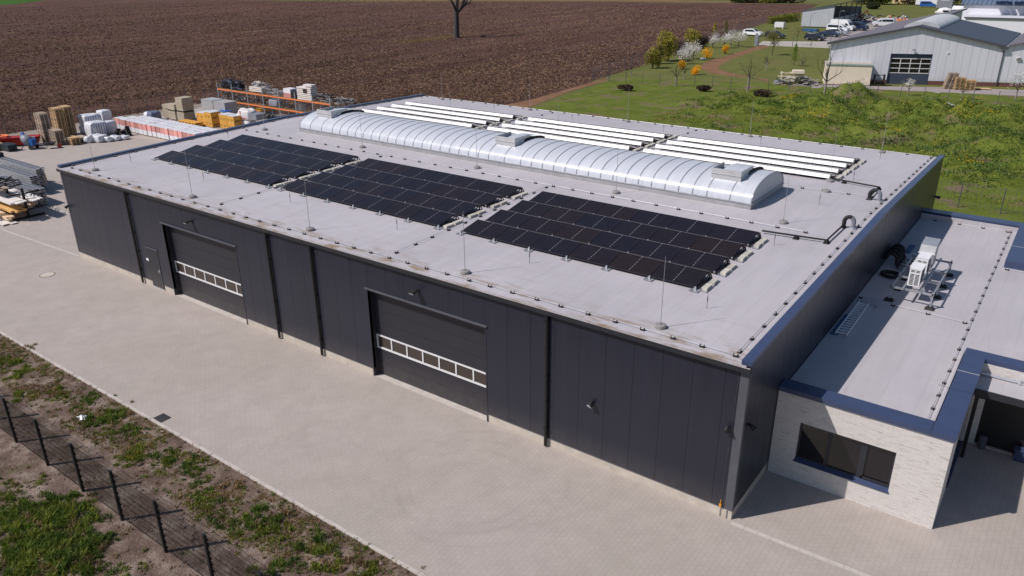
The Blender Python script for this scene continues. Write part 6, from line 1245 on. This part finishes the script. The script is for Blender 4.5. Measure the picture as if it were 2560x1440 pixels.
PATCH = [((20, 905), .55, 'g', .3), ((55, 935), .6, 'g', .25), ((75, 870), .3, 'd', .2), ((60, 990), .5, 'g', .2), ((120, 965), .45, 'd', .2), ((150, 985), .5, 'g', .22), ((215, 1000), .5, 'w', .22), ((265, 1050), .62, 'w', .38), ((285, 1040), .5, 'g', .3), ((330, 1075), .45, 'w', .25), ((200, 1060), .25, 'g', .15), ((272, 1090), .3, 'g', .18),
         ((355, 1130), .55, 'g', .25), ((410, 1140), .5, 'w', .25), ((330, 1155), .5, 'g', .18), ((440, 1145), .45, 'g', .2), ((482, 1160), .4, 'k', .35), ((490, 1178), .35, 'w', .25), ((388, 1185), .3, 'g', .14), ((505, 1212), .4, 'w', .2), ((520, 1245), .55, 'g', .18), ((500, 1255), .5, 'g', .16), ((520, 1285), .35, 'g', .16), ((580, 1230), .5, 'd', .2),
         ((660, 1300), .6, 'w', .3), ((640, 1340), .6, 'g', .2), ((690, 1330), .5, 'g', .22), ((550, 1302), .4, 'k', .22), ((625, 1300), .25, 'g', .2), ((780, 1370), .42, 'w', .42), ((800, 1395), .5, 'g', .28), ((580, 1345), .3, 'g', .15), ((600, 1320), .4, 'k', .18), ((670, 1425), .45, 'w', .35), ((745, 1405), .3, 'k', .2), ((890, 1440), .7, 'g', .2), ((860, 1420), .5, 'd', .2),
         ((100, 1290), 1.1, 'w', .35), ((60, 1320), 1.2, 'g', .35), ((30, 1400), 1.0, 'w', .42), ((160, 1310), .9, 'g', .35), ((110, 1350), .8, 'w', .38), ((200, 1360), .8, 'w', .4), ((190, 1390), .7, 'w', .42), ((215, 1320), .6, 'k', .32), ((230, 1370), .6, 'k', .32), ((140, 1420), .8, 'g', .35), ((5, 1230), .5, 'g', .2), ((10, 1280), .7, 'w', .3), ((235, 1258), .25, 'g', .1), ((90, 1210), .25, 'g', .1), ((60, 1440), 1.0, 'g', .4), ((240, 1425), .5, 'w', .3), ((335, 1430), .3, 'g', .15), ((150, 1280), .5, 'k', .3)]
for q, r, k, h in PATCH:
    X = G(*q); nn_ = max(3, int(14*r*r/.25))
    for _ in range(nn_):
        a_, q_ = rr.uniform(0, 6.28), r*rr.random()**.6*1.15; s_ = rr.uniform(.08, .22)
        tuft(X.x+q_*math.cos(a_), X.y+q_*math.sin(a_), s_, int(22+900*s_*s_), k if rr.random() < .75 else rr.choice('ggwkd'), h*rr.uniform(.35, .95))
    for _ in range(5): tuft(X.x+rr.gauss(0, r*1.2), X.y+rr.gauss(0, r), rr.uniform(.05, .14), 22, rr.choice('gdwd'), h*.5)
for k in range(8500):
    x, y = rr.uniform(-2, 45), rr.choice((rr.uniform(-9.6, -7.6), rr.uniform(-9.6, -7.6), rr.uniform(-22, -7.6))); v = noise.noise(Vector((x*.45, y*.6, 5)))
    if y > -7.56 or (-12.6 < y < -9.8 and rr.random() < .75): continue
    if v > -.02 or rr.random() < .2: tuft(x, y, rr.uniform(.05, .2), rr.randint(8, 26), rr.choice('ggddddddwk'), rr.uniform(.03, .12))
x = -37
while x < 45: tuft(x, -7.58+rr.gauss(0, .04), .12, 9, rr.choice('ddg'), .12); x += rr.uniform(.08, .5)
def flowers(x, y, z, r, n, s=.035):
    for _ in range(n): c = Vector((x+rr.gauss(0, r), y+rr.gauss(0, r), z+rr.uniform(-.03, .08))); leafquads(fm, c, s*rr.uniform(.8, 1.5), rr, 3)
for q, n in (((328, 1153), 10), ((322, 1158), 5), ((347, 1144), 3), ((722, 1324), 4), ((613, 1240), 2), ((245, 1018), 1), ((134, 1250), 2), ((72, 1320), 2)): X = G(*q); flowers(X.x, X.y, .16, .09, n)
# stones and clods on the bare soil
cm = MB()
for k in range(2600):
    x, y = rr.uniform(4, 44), rr.uniform(-20, -7.6); s = rr.uniform(.02, .075)*(1+.8*(rr.random() < .06)); n0 = Vector((x, y, 0)); cm.blob((x, y, .0), (s, s*rr.uniform(.6, 1), s*.6), k, .5, 5, 3)
stuff(cm.build('soil_clods', 'verge_soil'), 'crumbly soil clods scattered over the bare verge', 'soil')
# meadow: rank grass and weeds on the mounds
def rank(n, region, hmin, hmax, w_):
    for _ in range(n):
        x, y = region(); 
        if x < edge_x(y)+.6: continue
        z = mh(x, y); v = noise.noise(Vector((x*.22, y*.22, 9))); u = noise.noise(Vector((x*.6, y*.6, 2)))
        if z < .06 and v < -.12: continue
        if u < -.22 and z > .06: continue
        k = 'k' if (z > .25 and v > .12) else 'w' if (z > .15 and u > -.1) else 'g' if u > -.25 else 'd'
        tgt = {'g': gm, 'd': dm, 'w': wm, 'k': km}[k]; hh = rr.uniform(hmin, hmax)*(1.3 if z > .2 else .8)
        for _ in range(5): blades(tgt, Vector((x+rr.gauss(0, .14), y+rr.gauss(0, .14), z-.03)), hh*rr.uniform(.5, 1.1), w_*rr.uniform(.6, 1.3), rr, .9)
def herbs(n, region):
    for _ in range(n):
        x, y = region(); z = mh(x, y); u = noise.noise(Vector((x*.35, y*.35, 2))); v = noise.noise(Vector((x*.16, y*.16, 9)))
        if u < -.1 or (z < .1 and v < .1): continue
        tgt = km if v > .12 else wm if u > .12 else gm; hh = rr.uniform(.08, .5)*(.6+min(1, z))*(1+1.2*max(0, u))
        for _ in range(9): leafquads(tgt, Vector((x+rr.gauss(0, .2), y+rr.gauss(0, .2), z+hh*rr.random())), rr.uniform(.1, .22), rr)
herbs(9000, lambda: (rr.uniform(10, 62), 44+40*rr.random()**.85))
rank(15000, lambda: (rr.uniform(8, 62), 43+41*rr.random()**.85), .12, .34, .035); rank(7000, lambda: (rr.uniform(-9, 25), rr.uniform(45, 82)), .05, .14, .03); rank(3500, lambda: (rr.uniform(30, 60), rr.uniform(41, 56)), .1, .24, .03)
for q, n, r in (((1985, 262), 40, .7), ((1960, 258), 30, .6), ((2030, 320), 50, .9), ((2045, 300), 40, .7), ((2260, 270), 40, 1.), ((2280, 262), 40, .8), ((2235, 340), 40, .7), ((2180, 285), 30, .8), ((2410, 305), 45, .9), ((2395, 310), 30, .6), ((2425, 417), 25, .5), ((2440, 280), 20, .5), ((2460, 320), 30, .7), ((2380, 290), 20, .6), ((2000, 310), 30, 1.), ((1940, 290), 20, .9), ((2530, 290), 20, .6), ((2350, 365), 12, .5), ((2120, 330), 20, .6), ((2450, 250), 15, .5)):
    X = G(*q)
    for _ in range(n): x, y = X.x+rr.gauss(0, r), X.y+rr.gauss(0, r*.8); c = Vector((x, y, mh(x, y)+rr.uniform(.12, .35))); leafquads(fm, c, .13, rr, 3)
for k in range(500): x, y = rr.uniform(12, 62), rr.uniform(44, 84); z = mh(x, y); leafquads(fm, Vector((x, y, z+.15)), .09, rr, 1)
m = MB(); a = G(2365, 268); m.blob((a.x, a.y, mh(a.x, a.y)+.1), (1.0, .6, .35), 3, .5); tag(m.build('white_rubble', 'pack_white', smooth=True), 'white rubble lump lying on the mounds before the grey hall', 'rubble')
stuff(gm.build('grass', 'grass_blade'), 'light green grass tufts on verge, meadow and mounds', 'grass'); stuff(dm.build('dry_grass', 'dry_blade'), 'dry brown grass tufts on the verge and meadow', 'dry grass'); stuff(wm.build('weeds', 'weed_leaf'), 'mid green weeds on the verge and the mounds', 'weeds'); stuff(km.build('dark_weeds', 'dark_weed'), 'dark green nettles and weeds on mounds and verge', 'weeds'); stuff(fm.build('flowering_weeds', 'yellow_flower'), 'small yellow blossoms scattered on mounds and verge', 'flowers')
# stubble and clods left lying on the ploughed field
sm, km2 = MB(), MB()
def field_ok(x, y):
    if x < -42.8: return True
    return y > 37.8 and x < min(-11.2, -9.9-max(0, y-55)*.085)-.3 if y < 100 else x < -15.5-(y-100)*.16
H0 = CAMP[2]
def field_pt():
    r_ = H0/math.tan(math.radians(rr.uniform(2.35, 15.5))); az = YAW+math.radians(rr.uniform(-36, 24)); return CAMP[0]+r_*math.sin(az), CAMP[1]+r_*math.cos(az), r_
for k in range(150000):
    x, y, r_ = field_pt()
    if not field_ok(x, y) or y > 275+.1*x: continue
    v = noise.noise(Vector((x*.2, y*.022, 4)))+.7*noise.noise(Vector((x*.05, y*.015, 9))); e_ = max(0, 1-abs(x+18)/30)*max(0, 1-abs(y-60)/45)
    if v+e_*.55 < .05 and rr.random() < .85: continue
    s_ = min(2.2, .75+r_/170); a = rr.uniform(0, 3.14); d = Vector((math.cos(a), math.sin(a), rr.uniform(-.1, .4)))*rr.uniform(.05, .14)*s_; c = Vector((x, y, .05)); e = Vector((0, 0, rr.uniform(.02, .055)*s_)); sm.quad(c-d-e, c+d-e, c+d+e, c-d+e)
for k in range(110000):
    x, y, r_ = field_pt()
    if not field_ok(x, y) or y > 275+.1*x or noise.noise(Vector((x*.11, y*.02, 2))) < rr.uniform(-.6, .1): continue
    r_ = rr.uniform(.05, .15)*min(2.4, .7+r_/150); n = len(km2.v); a = rr.uniform(0, 6)
    km2.v += [(x+r_*math.cos(a+q*2.1), y+r_*math.sin(a+q*2.1), -.02) for q in range(3)]+[(x, y, r_*rr.uniform(.4, .85))]; km2.f += [(n, n+1, n+3), (n+1, n+2, n+3), (n+2, n, n+3)]
stuff(sm.build('straw_stubble', 'straw_bit'), 'pale straw stubble strewn over the ploughed field', 'stubble'); stuff(km2.build('field_clods', 'ploughed_soil'), 'dark earth clods turned up on the ploughed field', 'soil')
